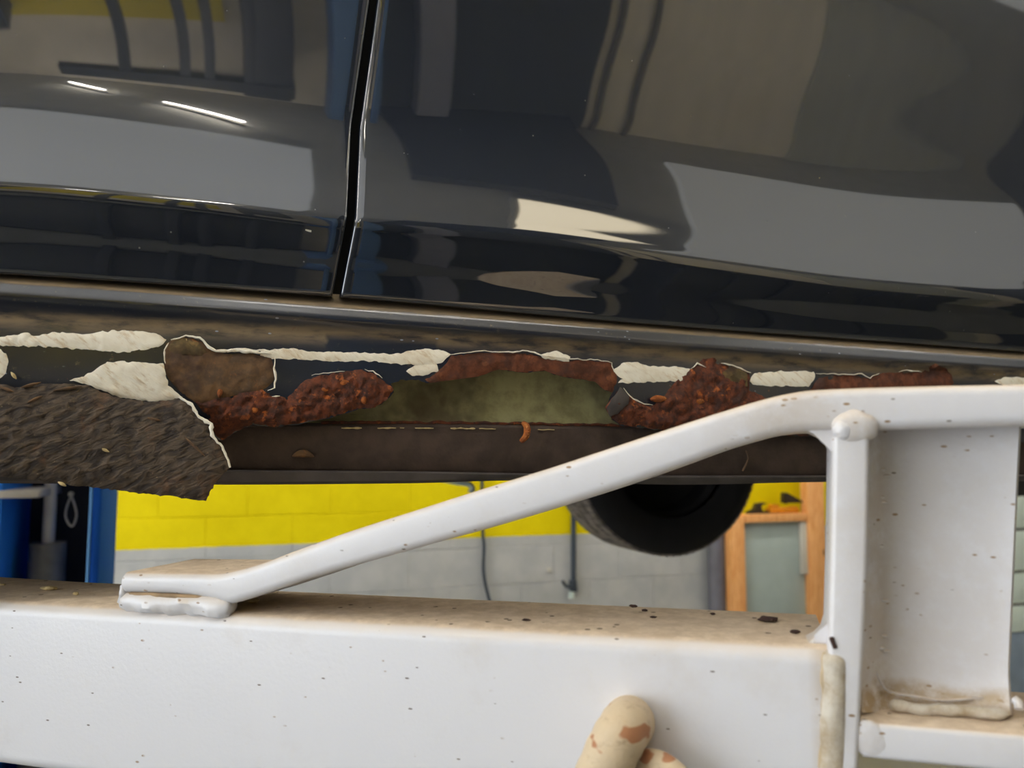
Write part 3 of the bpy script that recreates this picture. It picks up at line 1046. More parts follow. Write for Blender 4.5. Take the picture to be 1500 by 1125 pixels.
part('rust_flake', tube(spline([CAR.hit(428, 668, -0.016), CAR.hit(444, 664, -0.0145), CAR.hit(460, 669, -0.016)], 4), lambda t: 0.003 * math.sin(math.pi * t) + 0.0006, 8), M['rust_brown'], flange)
part('rust_flake', tube(spline([CAR.hit(1093, 660, -0.015), CAR.hit(1096, 672, -0.0145), CAR.hit(1088, 690, -0.016)], 4), 0.0012, 6), M['rust_brown'], flange)


# ---- the hanging flap of underseal
def flap_pt(x, y, off=0.0):
    t = min(1.0, max(0.0, (y - 555) / 150.0))
    s = min(1.0, max(0.0, (x - 120) / 200.0))
    w = 0.0075 + 0.010 * t + 0.006 * s * t + 0.004 * math.sin(t * 3.1)
    return CAR.hit(x, y, w + off)


FLAP = [(-400, 540), (-200, 552), (0, 563), (28, 567), (60, 562), (101, 562), (126, 564), (151, 575), (179, 583), (224, 589), (267, 583), (280, 594), (291, 612), (308, 622), (311, 642), (325, 653), (337, 685), (314, 709),
        (301, 734), (238, 726), (168, 718), (98, 709), (0, 698), (-200, 690), (-400, 680)]
flap = shell('underseal_flap', FLAP, M['underseal'], car, 0.0, 0.003, 0.0018, 0.07, 5.0, 1.3, 90, fn=flap_pt, label='torn brown underseal flap hanging from the sill', skirt=0.006, roll=9)
P = [flap_pt(x, y, 0.001) for x, y in ragged([(262, 581), (280, 593), (291, 611), (309, 621), (312, 642), (326, 653), (337, 685)], 4, 1.3, 91, closed=False)]
part('torn_edge', tube(P, lambda t: 0.0017 * (0.5 + abs(noise.noise((t * 11, 5, 1)))), 8), M['cream'], flap, 'pale torn edge')
for q, (x0, y0, x1, y1) in enumerate([(16, 545, 24, 555), (30, 568, 60, 560), (40, 590, 62, 580), (0, 566, 20, 574), (78, 572, 120, 566), (145, 655, 160, 662), (85, 706, 97, 712), (270, 640, 300, 668), (215, 612, 235, 616)]):
    P = [flap_pt(x0 + (x1 - x0) * t / 6, y0 + (y1 - y0) * t / 6 + 2 * noise.noise((t, q, 7)), 0.003) for t in range(7)]
    part('loose_fibre', tube(P, lambda t: 0.0011 * math.sin(math.pi * t) + 0.0003, 6), M['ochre'] if q in (0, 5, 6) else M['rust_brown'], flap)

# ---- far wheel, seen under the floor
wc = CAR.hit(956, 655, -1.42)
zc = CAR.hit(956, 810, -1.42).z
RW = 0.315
wc = Vector((wc.x, wc.y, zc + RW))
wheel = thing('wheel', wc, None, None)
del_keys = [k_ for k_ in list(wheel.keys())]
wheel.parent = car
wheel.location = wc - ORG[car.name]
prop(wheel, 'black wheel on the far side of the car')
ax = -CAR.n


def lathe(prof, c, axis, n=72):
    """prof: (along axis, radius) pairs"""
    axis = axis.normalized()
    s = axis.cross(Vector((0, 0, 1))).normalized()
    q = axis.cross(s)
    bm = bmesh.new()
    rings = [[bm.verts.new(c + axis * h + (s * math.cos(2 * math.pi * j / n) + q * math.sin(2 * math.pi * j / n)) * r) for j in range(n)] for h, r in prof]
    for a, b in zip(rings, rings[1:]):
        for j in range(n):
            bm.faces.new((a[j], a[(j + 1) % n], b[(j + 1) % n], b[j]))
    return bm


part('tyre', lathe([(-0.105, 0.20), (-0.120, 0.23), (-0.122, 0.27), (-0.117, 0.297), (-0.107, 0.307), (0.084, 0.307), (0.094, 0.297), (0.1, 0.27), (0.098, 0.23), (0.085, 0.20), (0.0, 0.19), (-0.085, 0.20)], wc, ax), M['tyre'], wheel)
tw = bmesh.new()
for k_ in range(84):
    a = 2 * math.pi * k_ / 84
    for j, (h0, h1) in enumerate(((-0.108, -0.064), (-0.059, -0.012), (-0.007, 0.036), (0.041, 0.084))):
        a0, a1 = a + (j % 2) * 0.05, a + 0.064 + (j % 2) * 0.05
        s = ax.cross(Vector((0, 0, 1))).normalized()
        q_ = ax.cross(s)
        vv = [tw.verts.new(wc + ax * h + (s * math.cos(t) + q_ * math.sin(t)) * r) for r in (0.303, RW - 0.002) for t in (a0, a1) for h in (h0, h1)]
        for f in ((0, 1, 3, 2), (4, 6, 7, 5), (0, 4, 5, 1), (2, 3, 7, 6), (0, 2, 6, 4), (1, 5, 7, 3)):
            tw.faces.new([vv[i] for i in f])
part('tread', tw, M['tread'], wheel, 'dusty tread blocks', smooth=False, kind='stuff')
part('rim', lathe([(-0.08, 0.20), (-0.07, 0.185), (-0.02, 0.175), (0.03, 0.10), (0.035, 0.0)], wc, ax, 48), M['rim'], wheel)

# white curved pipe end under the floor
P = spline([CAR.hit(640, 700, -1.45), CAR.hit(668, 706, -1.45), CAR.hit(686, 709, -1.45), CAR.hit(692, 715, -1.45), CAR.hit(689, 722, -1.45)], 6)
part('drain_hose', tube(P, 0.0085, 10), M['pale'], car, 'white curved hose end below the floor')

# ================================================================== the white lift arm in front
arm = thing('lift_arm', ARM.hit(700, 1150, -0.05), 'white painted steel lift arm with a bent guard bar, dusty on top', 'lift arm')


def grime_fill(bm, fn):
    gl = bm.verts.layers.float.new('grime')
    for v in bm.verts:
        v[gl] = fn(v.co)


# main box beam: rounded edges, 100 mm deep
BT = [(-500, 838), (-150, 867), (0, 878), (600, 911), (1180, 942), (1215, 944)]
bm = bmesh.new()
g = []
D, H = 0.104, 0.125
for x in [-500, -300, -150] + list(range(0, 1201, 20)) + [1213]:
    p = ARM.hit(x, lint(BT, x), -0.010)
    base = p + ARM.n * 0.010
    zt = p.z
    r_ = 0.010
    sec = []
    for (cb, cz, a0) in ((-r_, zt - r_, 0), (-D + r_, zt - r_, 90), (-D + r_, zt - H + r_, 180), (-r_, zt - H + r_, 270)):
        for k_ in range(7):
            a = rad(a0 + k_ * 15)
            q_ = base + ARM.n * (cb + r_ * math.cos(a))
            sec.append(bm.verts.new((q_.x, q_.y, cz + r_ * math.sin(a))))
    g.append(sec)
for c0, c1 in zip(g, g[1:]):
    for j in range(len(c0)):
        k_ = (j + 1) % len(c0)
        bm.faces.new((c0[j], c0[k_], c1[k_], c1[j]))
bm.faces.new(g[0])
bm.faces.new(g[-1])
xe = ARM.ab(ARM.hit(1213, 960))[0]
grime_fill(bm, lambda c: max(0.0, 1 - abs(ARM.ab(c)[0] - xe) / 0.012) * 0.8)
part('main_beam', bm, M['white'], arm)

# bent guard bar
GT = [(178, 839), (250, 840), (315, 841), (345, 836), (380, 826), (420, 811), (500, 782), (600, 750), (700, 718), (800, 687), (900, 654), (1000, 621), (1060, 602), (1110, 587), (1150, 577), (1190, 571), (1250, 568), (1350, 565), (1500, 562),
      (1900, 556)]
GB = [(178, 869), (250, 871), (310, 879), (335, 886), (350, 882), (400, 866), (450, 849), (600, 806), (750, 764), (900, 717), (1000, 682), (1060, 660), (1110, 645), (1150, 635), (1190, 631), (1250, 630), (1290, 629), (1350, 627), (1500, 623),
      (1900, 616)]
GD = 0.084
bm = bmesh.new()
g = []
xs = [178, 180, 184, 200, 225, 250, 275, 300, 315, 325, 335, 345, 355, 370, 385, 400, 420] + list(range(450, 1000, 50)) + list(range(1000, 1261, 10)) + list(range(1280, 1521, 40)) + [1700, 1900]
for i, x in enumerate(xs):
    yt, yb = interp(GT, x), interp(GB, x)
    if x == 178:
        yt, yb = yt + 3, yb - 3
    T, B = ARM.hit(x, yt, 0.0), ARM.hit(x, yb, 0.0)
    up = T - B
    hgt = up.length
    up = up / hgt
    r_ = 0.0058
    sec = []
    for (cb, cz, a0) in ((-r_, hgt - r_, 0), (-GD + r_, hgt - r_, 90), (-GD + r_, r_, 180), (-r_, r_, 270)):
        for k_ in range(6):
            a = rad(a0 + k_ * 18)
            sec.append(bm.verts.new(B + ARM.n * (cb + r_ * math.cos(a)) + up * (cz + r_ * math.sin(a))))
    g.append(sec)
for c0, c1 in zip(g, g[1:]):
    for j in range(len(c0)):
        k_ = (j + 1) % len(c0)
        bm.faces.new((c0[j], c0[k_], c1[k_], c1[j]))
bm.faces.new(g[0])
bm.faces.new(g[-1])
ga = ARM.ab(ARM.hit(1150, 600))[0]
grime_fill(bm, lambda c: 0.05 + 0.30 * math.exp(-((ARM.ab(c)[0] - ga) / 0.04) ** 2))
part('guard_bar', bm, M['white'], arm)


def bead(pts, r, seed, name, amp=0.0016, n=12, grime=0.2, m=None, label=None, parent=None):
    """an uneven weld bead along points"""
    P = spline(pts, 10)
    bm = tube(P, lambda t: r * min(1.0, 0.25 + 9 * t, 0.25 + 9 * (1 - t)) , n)
    for v in bm.verts:
        d = noise.fractal(v.co * 70 + Vector((seed, 0, 0)), 0.9, 2.0, 3) * amp
        v.co += Vector((d, d * 0.6, d * 0.8))
    grime_fill(bm, lambda c: grime * (0.6 + noise.noise(c * 60)))
    return part(name, bm, m or M['white'], parent or arm, label)


bead([ARM.hit(176, 880, -0.008), ARM.hit(220, 882, -0.0065), ARM.hit(270, 885, -0.0065), ARM.hit(318, 888, -0.006), ARM.hit(345, 889, -0.010)], 0.0082, 1, 'weld_bead', 0.0022, grime=0.3)
bead([ARM.hit(186, 871, -0.004), ARM.hit(240, 873, -0.003), ARM.hit(300, 877, -0.003)], 0.0024, 2, 'grime_line', 0.0006, 8, 1.0, M['grime'])
bead([ARM.hit(182, 856, -0.005), ARM.hit(182, 868, -0.004), ARM.hit(179, 882, -0.006)], 0.0032, 3, 'weld_bead', grime=0.1)

# post under the bent bar: a deep flat bar on edge
PT = [(560, 1222, 1276), (650, 1220, 1274), (800, 1218, 1272), (945, 1214, 1266), (1125, 1206, 1257), (1330, 1198, 1248)]
bm = bmesh.new()
g = []
for y in (640, 660, 700, 760, 820, 880, 940, 1000, 1060, 1120, 1180, 1240, 1300):
    xl = lint([(a, b) for a, b, c in PT], y)
    xr = lint([(a, c) for a, b, c in PT], y)
    L, Rr = ARM.hit(xl, y, 0.002), ARM.hit(xr, y, 0.002)
    z = (L.z + Rr.z) / 2
    a0, a1 = ARM.ab(L)[0], ARM.ab(Rr)[0]
    r_ = 0.0030
    sec = []
    for (ca, cb, s0) in ((a1 - r_, 0.002 - r_, 0), (a0 + r_, 0.002 - r_, 90), (a0 + r_, -0.036 + r_, 180), (a1 - r_, -0.036 + r_, 270)):
        for k_ in range(5):
            a = rad(s0 + k_ * 22.5)
            sec.append(bm.verts.new(ARM.at(ca + r_ * math.cos(a), cb + r_ * math.sin(a), z)))
    g.append(sec)
for c0, c1 in zip(g, g[1:]):
    for j in range(len(c0)):
        k_ = (j + 1) % len(c0)
        bm.faces.new((c0[j], c0[k_], c1[k_], c1[j]))
bm.faces.new(g[0])
bm.faces.new(g[-1])
grime_fill(bm, lambda c: 0.12)
part('upright_post', bm, M['white'], arm)

# weld lump where the post meets the bar, and fillets
def lump(c, rx, ry, rz, seed, name='weld_lump', grime=0.2, label=None):
    bm = bmesh.new()
    bmesh.ops.create_icosphere(bm, subdivisions=4, radius=1.0)
    for v in bm.verts:
        d = 1 + 0.08 * noise.fractal(v.co * 1.4 + Vector((seed, 0, 0)), 0.9, 2.0, 3)
        p = c + ARM.u * (v.co.x * rx * d) + ARM.n * (v.co.y * ry * d)
        p.z += v.co.z * rz * d
        v.co = p
    grime_fill(bm, lambda q: grime)
    return part(name, bm, M['white'], arm, label)


def fillet(poly, w0, w1, name, grime=0.1):
    bm = bmesh.new()
    f_ = [bm.verts.new(ARM.hit(x, y, w0)) for x, y in poly]
    k2 = [bm.verts.new(v.co + ARM.n * (w1 - w0)) for v in f_]
    ff = [bm.faces.new(f_), bm.faces.new(list(reversed(k2)))]
    for i in range(len(poly)):
        j = (i + 1) % len(poly)
        ff.append(bm.faces.new((f_[i], f_[j], k2[j], k2[i])))
    bmesh.ops.bevel(bm, geom=list(ff[0].edges), offset=0.0022, segments=3, affect='EDGES', profile=0.5)
    grime_fill(bm, lambda c: grime)
    return part(name, bm, M['white'], arm)


lump(ARM.hit(1251, 626, -0.001), 0.0125, 0.0052, 0.0098, 1, grime=0.35, label='rounded weld lump at the top of the post')
lump(ARM.hit(1235, 630, 0.0), 0.0058, 0.0050, 0.0064, 4, grime=0.1)
lump(ARM.hit(1274, 1082, -0.001), 0.0088, 0.0019, 0.0100, 6, grime=0.25, label='rounded weld at the start of the lower rail')
fillet([(1176, 628), (1232, 622), (1226, 676), (1221, 664), (1215, 650), (1205, 641), (1192, 635)], -0.004, -0.032, 'weld_fillet')
fillet([(1180, 944), (1196, 936), (1206, 926), (1212, 906), (1222, 904), (1222, 946)], -0.010, -0.030, 'weld_fillet', 0.05)
bead([ARM.hit(1223, 949, -0.0035), ARM.hit(1222, 1000, -0.003), ARM.hit(1221, 1060, -0.003), ARM.hit(1218, 1120, -0.003), ARM.hit(1211, 1230, -0.003)], 0.0074, 9, 'weld_bead', 0.0011, 20, 0.9, M['dirty_white'], label='vertical weld between beam and post, beige with dirt')
bead([ARM.hit(1208, 955, -0.002), ARM.hit(1209, 1000, -0.002), ARM.hit(1207, 1060, -0.002), ARM.hit(1204, 1120, -0.002), ARM.hit(1198, 1230, -0.002)], 0.0030, 19, 'grime_line', 0.0008, 10, 1.0, M['grime_soft'])
bead([ARM.hit(1218, 932, 0.0018), ARM.hit(1221, 942, 0.0022), ARM.hit(1224, 950, 0.002)], 0.0013, 10, 'dark_chip', 0.0003, 8, 1.0, M['crumb'])

# lower rail with dusty top
RT = [(1250, 1055), (1290, 1058), (1500, 1075), (1900, 1108)]
bm = bmesh.new()
g = []
for x in (1262, 1290, 1340, 1400, 1450, 1500, 1600, 1750, 1900):
    p = ARM.hit(x, lint(RT, x), -0.003)
    pb = ARM.hit(x, lint([(1250, 1106), (1290, 1111), (1500, 1131), (1900, 1170)], x), -0.003)
    base = p + ARM.n * 0.003
    zt, zb, r_ = p.z, pb.z, 0.003
    sec = []
    for (cb, cz, a0) in ((-r_, zt - r_, 0), (-0.085 + r_, zt - r_, 90), (-0.085 + r_, zb + r_, 180), (-r_, zb + r_, 270)):
        for k_ in range(5):
            a = rad(a0 + k_ * 22.5)
            q_ = base + ARM.n * (cb + r_ * math.cos(a))
            sec.append(bm.verts.new((q_.x, q_.y, cz + r_ * math.sin(a))))
    g.append(sec)
for c0, c1 in zip(g, g[1:]):
    for j in range(len(c0)):
        k_ = (j + 1) % len(c0)
        bm.faces.new((c0[j], c0[k_], c1[k_], c1[j]))
bm.faces.new(g[0])
bm.faces.new(g[-1])
grime_fill(bm, lambda c: 0.05)
part('lower_rail', bm, M['white'], arm)

# gusset plate set back behind the post: curls forward at its left into the post
bm = bmesh.new()
g = []
for y in list(range(612, 1041, 14)) + [1044]:
    col = []
    xr = lint([(612, 1493), (640, 1492), (760, 1486), (900, 1480), (1030, 1474), (1050, 1472)], y)
    f_ = max(0.0, (y - 985) / 60.0)
    for k_, (x, w) in enumerate([(1262, -0.018), (1274, -0.026), (1290, -0.0335), (1310, -0.0375), (1340, -0.0385), (1400, -0.038), (1450, -0.036), (xr - 5, -0.034), (xr, -0.0335), (xr + 2.5, -0.035), (xr + 3, -0.045)]):
        ww = w + 0.010 * f_ * f_
        xx = x + (0 if k_ < 7 else 7 * f_)
        col.append(bm.verts.new(ARM.hit(xx, y + 4 * f_ * (x - 1262) / 220, ww)))
    g.append(col)
for c0, c1 in zip(g, g[1:]):
    for j in range(len(c0) - 1):
        bm.faces.new((c0[j], c0[j + 1], c1[j + 1], c1[j]))
zlow = ARM.hit(1380, 1000, -0.03).z
grime_fill(bm, lambda c: (0.9 if c.z < zlow - 0.004 else 0.15) + (0.25 if ARM.ab(c)[0] < ARM.ab(ARM.hit(1300, 800, -0.03))[0] else 0))  # left strip: the post's shade partly put into the grime tint
gp = part('gusset_plate', bm, M['white'], arm)
bead([ARM.hit(1284, 985, -0.028), ARM.hit(1292, 1003, -0.029), ARM.hit(1305, 1014, -0.030), ARM.hit(1340, 1020, -0.031), ARM.hit(1380, 1026, -0.031), ARM.hit(1440, 1022, -0.031)], 0.0008, 12, 'weld_bead', 0.0003, 8, 0.8, parent=gp)
bead([ARM.hit(1302, 1032, -0.022), ARM.hit(1340, 1038, -0.022), ARM.hit(1400, 1041, -0.022), ARM.hit(1478, 1046, -0.022)], 0.0030, 13, 'weld_bead', 0.0012, 10, 0.7, M['dirty_white'], parent=gp)
bead([ARM.hit(1484, 1022, -0.032), ARM.hit(1492, 1030, -0.030), ARM.hit(1493, 1040, -0.028)], 0.0026, 14, 'weld_bead', 0.0006, 10, 0.5, parent=gp)
for y in (688, 697, 728, 736, 800, 880, 932, 950, 954):
    lump(ARM.hit(1296 + R.uniform(-5, 5), y, -0.034), R.uniform(0.001, 0.0022), 0.0012, R.uniform(0.0008, 0.0012), y, 'weld_spatter', 0.1)

# locking lever stub at the bottom of the beam
P = spline([ARM.hit(924, 1057, -0.006), ARM.hit(922, 1058, 0.006), ARM.hit(917, 1064, 0.017), ARM.hit(906, 1082, 0.026), ARM.hit(894, 1106, 0.030), ARM.hit(880, 1140, 0.033), ARM.hit(850, 1210, 0.036)], 8)
bm = tube(P, lambda t: 0.0150 * (1 + 0.015 * math.sin(t * 40)), 28)
lv = part('lever_rod', bm, M['lever'], arm, 'worn cream locking lever')
for c0, c1, c2 in (((890, 1052), (912, 1048), (931, 1059)), ((876, 1083), (890, 1076), (903, 1082))):
    pass
bm = tube(spline([ARM.hit(935, 1122, 0.0), ARM.hit(955, 1120, 0.014), ARM.hit(975, 1128, 0.022), ARM.hit(1000, 1150, 0.026)], 8), 0.0085, 18)
part('lever_bracket', bm, M['lever'], arm, 'worn cream locking lever')
bm = tube(spline([ARM.hit(931, 1095, 0.004), ARM.hit(928, 1110, 0.010), ARM.hit(922, 1135, 0.014)], 6), 0.0050, 10)
part('spring_pin', bm, M['crumb'], arm, 'dark rusty pin beside the rod')


# ---- loose flakes and crumbs lying on the dusty tops
def flake(x, y, w, sx, sz, m, name, label, cat, group, seed):
    c = ARM.hit(x, y, w)
    bm = bmesh.new()
    bmesh.ops.create_icosphere(bm, subdivisions=3, radius=1.0)
    for v in bm.verts:
        d = 1 + 0.35 * noise.fractal(v.co * 1.4 + Vector((seed * 3.1, 0, 0)), 0.9, 2.0, 3)
        v.co = c + ARM.u * (v.co.x * sx * d) + ARM.n * (v.co.y * sx * 0.7 * d) + Vector((0, 0, v.co.z * sz * d + sz * 0.6))
    o = part(name, bm, m, None)
    prop(o, label, cat, group)


def on_beam(x, y):
    """offset w at which the beam's level top shows at this photograph position"""
    zt = ARM.hit(x, lint(BT, x), -0.010).z
    lo, hi = -0.1, -0.005
    for _ in range(30):
        mid = (lo + hi) / 2
        if ARM.hit(x, y, mid).z > zt:
            hi = mid if False else hi
            lo, hi = (lo, mid) if ARM.hit(x, y, lo).z < zt else (mid, hi)
        else:
            lo, hi = (mid, hi) if ARM.hit(x, y, lo).z < zt else (lo, mid)
    return (lo + hi) / 2


G1, G2 = 'paint flakes on the dusty beam top', 'rust crumbs on the dusty beam top'
flake(72, 863, on_beam(72, 863), 0.0068, 0.0016, M['ochre'], 'paint_flake', 'largest cream paint flake on the dusty beam left of the guard bar', 'flake', G1, 1)
flake(111, 871, on_beam(111, 871), 0.0026, 0.0014, M['ochre'], 'paint_flake', 'small cream paint flake between the largest flake and the guard bar foot', 'flake', G1, 2)
flake(4, 857, on_beam(4, 857), 0.0030, 0.0008, M['ochre'], 'paint_flake', 'thin cream paint flake at the left edge of the dusty beam', 'flake', G1, 3)
flake(368, 881, on_beam(368, 884), 0.0068, 0.0026, M['ochre'], 'paint_flake', 'yellowish paint lump lying under the foot of the sloping bar', 'flake', G1, 4)
flake(1125, 909, on_beam(1125, 911), 0.0058, 0.0018, M['crumb'], 'rust_crumb', 'largest dark rust crumb on the dusty beam left of the post', 'crumb', G2, 5)
flake(1165, 927, on_beam(1165, 928), 0.0030, 0.0012, M['crumb'], 'rust_crumb', 'dark rust crumb on the beam between the largest crumb and the post', 'crumb', G2, 6)
flake(928, 889, on_beam(928, 889), 0.0030, 0.0010, M['crumb'], 'rust_crumb', 'dark crumb on the back edge of the beam below the far wheel', 'crumb', G2, 7)
flake(944, 895, on_beam(944, 895), 0.0020, 0.0009, M['crumb'], 'rust_crumb', 'small crumb just in front of the back edge crumb', 'crumb', G2, 8)
flake(957, 905, on_beam(957, 905), 0.0022, 0.0008, M['crumb'], 'rust_crumb', 'pale brown crumb in the middle of the beam top below the far wheel', 'crumb', G2, 9)
flake(1044, 900, on_beam(1044, 901), 0.0018, 0.0008, M['crumb'], 'rust_crumb', 'small crumb below the left timber post of the stand', 'crumb', G2, 10)
flake(771, 909, on_beam(771, 909), 0.0030, 0.0007, M['crumb'], 'rust_crumb', 'flat crumb alone on the beam top below the hanging cable', 'crumb', G2, 11)

# ================================================================== things beyond the car
def dep(x, y, depth):
    """the point at a given distance ahead seen at photograph position x, y"""
    cx, cy = (x - 750) / FPX, (562.5 - y) / FPX
    d = Vector((cx, math.cos(PITCH) - cy * math.sin(PITCH), math.sin(PITCH) + cy * math.cos(PITCH)))
    return CAM + d * (depth / d.y)


# ---- blue lift column
LD = 2.55
col_ = thing('lift_column', Vector((dep(80, 780, LD).x, LD, 0)), 'blue two-post lift column with an open dark channel', 'lift column')
aR, bR, _ = ROOM.ab(dep(147, 780, LD))
aL = ROOM.ab(dep(22, 780, LD + 0.1))[0]
cw = 0.30
ZH = 2.9
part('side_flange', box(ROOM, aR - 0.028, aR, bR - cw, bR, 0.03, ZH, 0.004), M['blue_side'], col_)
part('front_lip', box(ROOM, aR - 0.036, aR - 0.0285, bR - 0.045, bR + 0.002, 0.03, ZH, 0.003), M['blue_lip'], col_, 'brighter blue front lip')
aL2 = ROOM.ab(dep(22, 780, LD))[0]
part('side_flange', box(ROOM, aL2 - 0.045, aL2 - 0.01, bR - cw, bR + 0.03, 0.03, ZH, 0.006), M['blue'], col_)
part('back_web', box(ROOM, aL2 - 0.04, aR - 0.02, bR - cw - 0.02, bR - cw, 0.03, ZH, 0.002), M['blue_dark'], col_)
part('base_plate', box(ROOM, aL2 - 0.12, aR + 0.10, bR - cw - 0.1, bR + 0.1, 0.0, 0.03, 0.003), M['blue'], col_)
rp = dep(73, 750, LD + 0.07)
part('piston_rod', tube([Vector((rp.x, rp.y, dep(73, 800, LD + 0.07).z)), Vector((rp.x, rp.y, dep(73, 690, LD + 0.07).z))], 0.0195, 18), M['steel'], col_)
part('cylinder', tube([Vector((rp.x, rp.y, 0.05)), Vector((rp.x, rp.y, dep(73, 795, LD + 0.07).z))], 0.055, 24), M['dull_steel'], col_)
zz0, zz1 = dep(40, 727, LD).z, dep(40, 716, LD).z
part('carriage_plate', box(ROOM, aL2 - 0.12, ROOM.ab(dep(68, 720, LD))[0], bR - 0.26, bR + 0.035, zz0, zz1, 0.003), M['steel'], col_)
kp = dep(104, 724, LD + 0.12)
bm = bmesh.new()
bmesh.ops.create_uvsphere(bm, u_segments=16, v_segments=10, radius=0.0095)
for v in bm.verts:
    v.co += kp
part('cable_knob', bm, M['offwhite'], col_, 'pale round knob')
lp = [dep(x, y, LD + 0.13) for x, y in ((104, 727), (98, 742), (96, 756), (101, 768), (107, 770), (112, 756), (110, 742), (105, 728))]
part('cable_loop', tube(spline(lp, 6), 0.0036, 8), M['steel'], col_)

# ---- pine timber stand with tools
SD = 5.0
st0 = dep(1074, 820, SD)
sa, sb, _ = ROOM.ab(st0)
stand = thing('timber_stand', ROOM.at(sa + 0.2, sb - 0.1, 0), 'orange pine timber stand against the yellow and grey wall', 'stand')


def span(x0, x1, b):
    """room positions along the wall direction of two photograph columns at offset b"""
    out = []
    for x in (x0, x1):
        lo, hi = -3.0, 6.0
        for _ in range(50):
            m_ = (lo + hi) / 2
            p = ROOM.at(m_, b, 1.4) - CAM
            if 750 + FPX * p.x / (p.y * math.cos(PITCH)) < x:
                lo = m_
            else:
                hi = m_
        out.append((lo + hi) / 2)
    return out


a0, a1 = span(1068, 1088, sb)
part('leg', box(ROOM, a0, a1, sb - 0.075, sb, 0, dep(1070, 757, SD).z, 0.003), M['wood'], stand)
b0, b1 = span(1181, 1205, sb)
part('leg', box(ROOM, b0, b1, sb - 0.075, sb, 0, dep(1190, 640, SD).z, 0.003), M['wood'], stand, 'taller right leg')
part('rail', box(ROOM, a1 - 0.002, b0 + 0.002, sb - 0.07, sb - 0.008, dep(1130, 767, SD).z, dep(1130, 755, SD).z, 0.002), M['wood'], stand)
part('shelf_board', box(ROOM, a0, b0, sb - 0.16, sb - 0.0705, dep(1130, 764, SD).z, dep(1130, 756, SD).z, 0.002), M['wood'], stand)
part('panel_sheet', box(ROOM, a1 + 0.001, b0 - 0.001, sb - 0.070, sb - 0.052, 0.4, dep(1130, 767.3, SD).z, 0.001), M['sheet'], stand, 'greenish grey sheet between the legs')
w0, w1 = span(1170, 1179.5, sb - 0.02)
part('white_strip', box(ROOM, w0, w1, sb - 0.050, sb - 0.02, dep(1175, 848, SD).z, dep(1175, 768.5, SD).z, 0.001), M['offwhite'], stand, 'white strip beside the right leg')

zs = dep(1130, 755, SD).z
SB = sb - 0.075


def item(name, bm, m, label, cat, group=None):
    o = part(name, bm, m, None)
    return prop(o, label, cat, group)


h0, h1 = span(1092, 1124, SB)
hm = (h0 + h1) / 2
bm = bmesh.new()
prof = [(0, 0), (1, 0), (0.97, 0.012), (0.62, 0.018), (0.58, 0.05), (0.80, 0.066), (0.74, 0.072), (0.42, 0.066), (0.30, 0.03), (0.02, 0.012)]
f_ = [bm.verts.new(ROOM.at(h0 + (h1 - h0) * s, SB + 0.02, zs + 0.001 + z)) for s, z in prof]
k2 = [bm.verts.new(ROOM.at(h0 + (h1 - h0) * s, SB - 0.025, zs + 0.001 + z)) for s, z in prof]
bm.faces.new(f_)
bm.faces.new(list(reversed(k2)))
for i in range(len(prof)):
    j = (i + 1) % len(prof)
    bm.faces.new((f_[i], f_[j], k2[j], k2[i]))
item('hand_plane', bm, M['darktool'], 'dark grey hand tool lying at the left on the timber stand shelf', 'tool')
o0, o1 = span(1122, 1164, SB)
bm = box(ROOM, o0, o1, SB - 0.03, SB + 0.03, zs + 0.001, zs + 0.036, 0.006)
quad_box(bm, ROOM, o0 + 0.02, o0 + 0.075, SB - 0.026, SB + 0.026, zs + 0.034, zs + 0.058, 0.005)
quad_box(bm, ROOM, o1 - 0.06, o1 - 0.01, SB - 0.026, SB + 0.026, zs + 0.034, zs + 0.042, 0.003)
tray = item('tool_case', bm, M['orange'], 'orange yellow tool case on the timber stand shelf below the dark triangle', 'case')
t0, t1 = span(1144, 1171, SB)
zt0 = zs + 0.0585
bm = bmesh.new()
tri_ = [(t0, dep(1144, 740, SD).z), (t1, dep(1170, 740, SD).z), (t1 - 0.01, dep(1170, 737, SD).z), (t0 + 0.022, dep(1150, 724, SD).z), (t0 + 0.004, dep(1146, 725, SD).z)]
lowz = min(z for _, z in tri_)
top_z = zs + 0.0365
f_ = [bm.verts.new(ROOM.at(a, SB + 0.022, z)) for a, z in tri_]
k2 = [bm.verts.new(ROOM.at(a, SB - 0.022, z)) for a, z in tri_]
bm.faces.new(f_)
bm.faces.new(list(reversed(k2)))
for i in range(len(tri_)):
    j = (i + 1) % len(tri_)
    bm.faces.new((f_[i], f_[j], k2[j], k2[i]))
quad_box(bm, ROOM, t0 + 0.012, t0 + 0.030, SB - 0.012, SB + 0.012, zs + 0.0595, lowz + 0.002, 0.001)
item('corner_clamp', bm, M['darktool'], 'dark triangular clamp standing above the orange case', 'clamp')

# ---- dark upright beside the stand, hoses on the wall
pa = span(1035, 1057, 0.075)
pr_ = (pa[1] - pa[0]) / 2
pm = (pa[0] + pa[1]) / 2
o = part('drain_pipe', tube([ROOM.at(pm, 0.075, 0.0), ROOM.at(pm, 0.075, 1.0), ROOM.at(pm, 0.075, dep(1046, 752, SD + .6).z)], pr_, 28), M['darkpipe'], None)  # round stand-in for a dark strip beside the leg
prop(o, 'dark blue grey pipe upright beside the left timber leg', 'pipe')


def wall_at(x, y, b):
    return ROOM.hit(x, y, b)


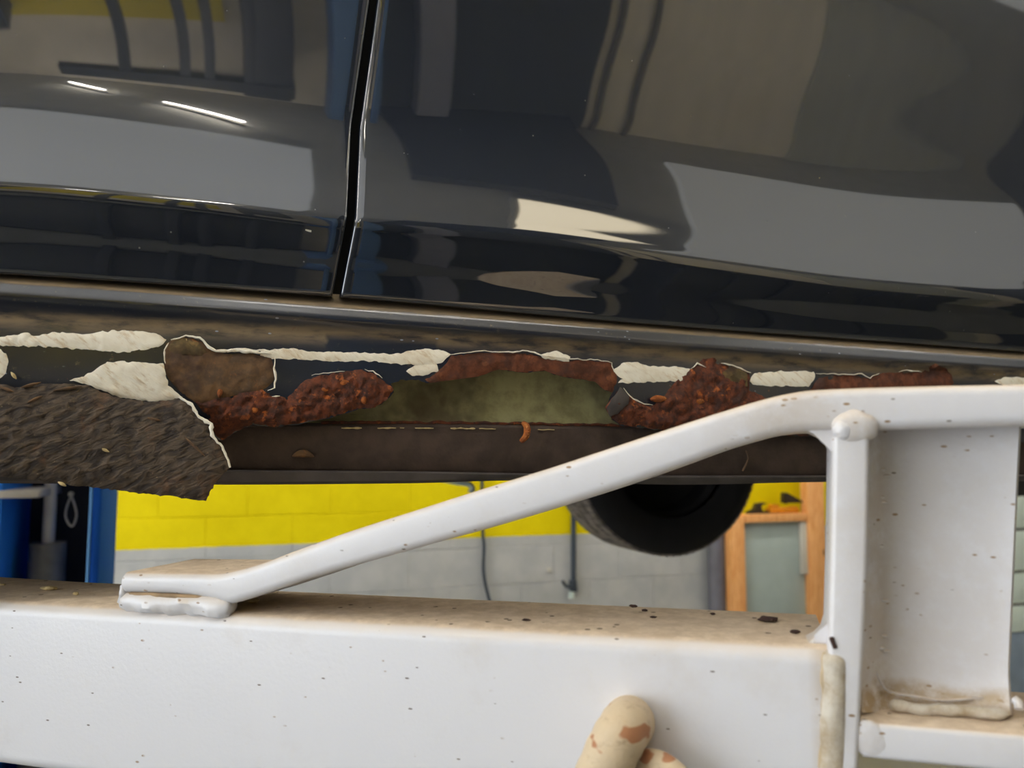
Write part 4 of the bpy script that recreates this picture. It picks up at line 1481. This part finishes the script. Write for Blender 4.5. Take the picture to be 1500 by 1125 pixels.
air = thing('air_line', wall_at(840, 876, 0.03), 'dark slate air line drop with a valve on the grey wall', 'air line')
ptop = wall_at(840, 700, 0.03)
pbot = wall_at(840, 866, 0.03)
part('pipe', tube([ptop, (ptop + pbot) / 2, pbot], 0.0165, 14), M['pvc'], air)
part('valve', tube([wall_at(840, 866, 0.03), wall_at(840, 862, 0.03), wall_at(839, 853, 0.03), wall_at(839, 850, 0.03)], 0.025, 14), M['pvc'], air)
part('valve_handle', tube(spline([wall_at(838, 860, 0.05), wall_at(829, 858, 0.06), wall_at(824, 851, 0.06)], 5), 0.010, 10), M['pvc'], air)
part('end_cap', tube([wall_at(837, 876, 0.03), wall_at(837, 872, 0.03), wall_at(838, 866.5, 0.03)], 0.019, 14), M['pale'], air, 'white end cap')
hp = [wall_at(x, y, 0.02) for x, y in ((706, 700), (707, 775), (709, 800), (708, 830), (710, 850), (714, 868), (720, 890), (728, 915))]
o = part('hanging_cable', tube(spline(hp, 6), 0.0095, 10), M['pvc'], None)
prop(o, 'thin dark cable hanging in a slight curve down the grey wall', 'cable')
o = part('wall_socket', box(ROOM, ROOM.ab(wall_at(801, 835, 0))[0], ROOM.ab(wall_at(807, 835, 0))[0], 0.001, 0.012, wall_at(804, 838, 0).z, wall_at(804, 832, 0).z, 0.002), M['offwhite'], None)
prop(o, 'tiny pale square plate on the grey wall beside the air line', 'plate')

# ---- pale drawer cabinet at the right edge
CB = 1.15
c0, c1 = span(1462, 1640, CB)
cz = [ROOM.hit(1490, y, CB).z for y in (928, 886, 838, 776, 727, 722, 630)]
cab = thing('drawer_cabinet', ROOM.at((c0 + c1) / 2, CB - 0.25, 0), 'pale green drawer cabinet on a blue grey base, behind the white post', 'cabinet')
part('base', box(ROOM, c0, c1, CB - 0.5, CB - 0.004, 0.0, cz[0], 0.004), simple('blue_grey_enamel', (122, 136, 152), 0.5), cab)
part('body', box(ROOM, c0, c1, CB - 0.5, CB - 0.014, cz[0] + 0.001, cz[4], 0.003), M['dull_steel'], cab)
for q_ in range(4):
    d_ = part('drawer', box(ROOM, c0 + 0.004, c1 - 0.004, CB - 0.0135, CB, cz[q_] + 0.008, cz[q_ + 1] - 0.008 if q_ < 3 else cz[4] - 0.003, 0.003), M['pale'], cab)
part('top_box', box(ROOM, c0 + 0.002, c1 - 0.002, CB - 0.45, CB - 0.03, cz[4] + 0.001, cz[6] + 0.12, 0.004), M['black'], cab, 'black box on top')
part('shelf_edge', box(ROOM, c0 + 0.002, c1 - 0.002, CB - 0.029, CB - 0.01, ROOM.hit(1490, 688, CB).z, ROOM.hit(1490, 684, CB).z, 0.001), M['steel'], cab, 'grey shelf edge')
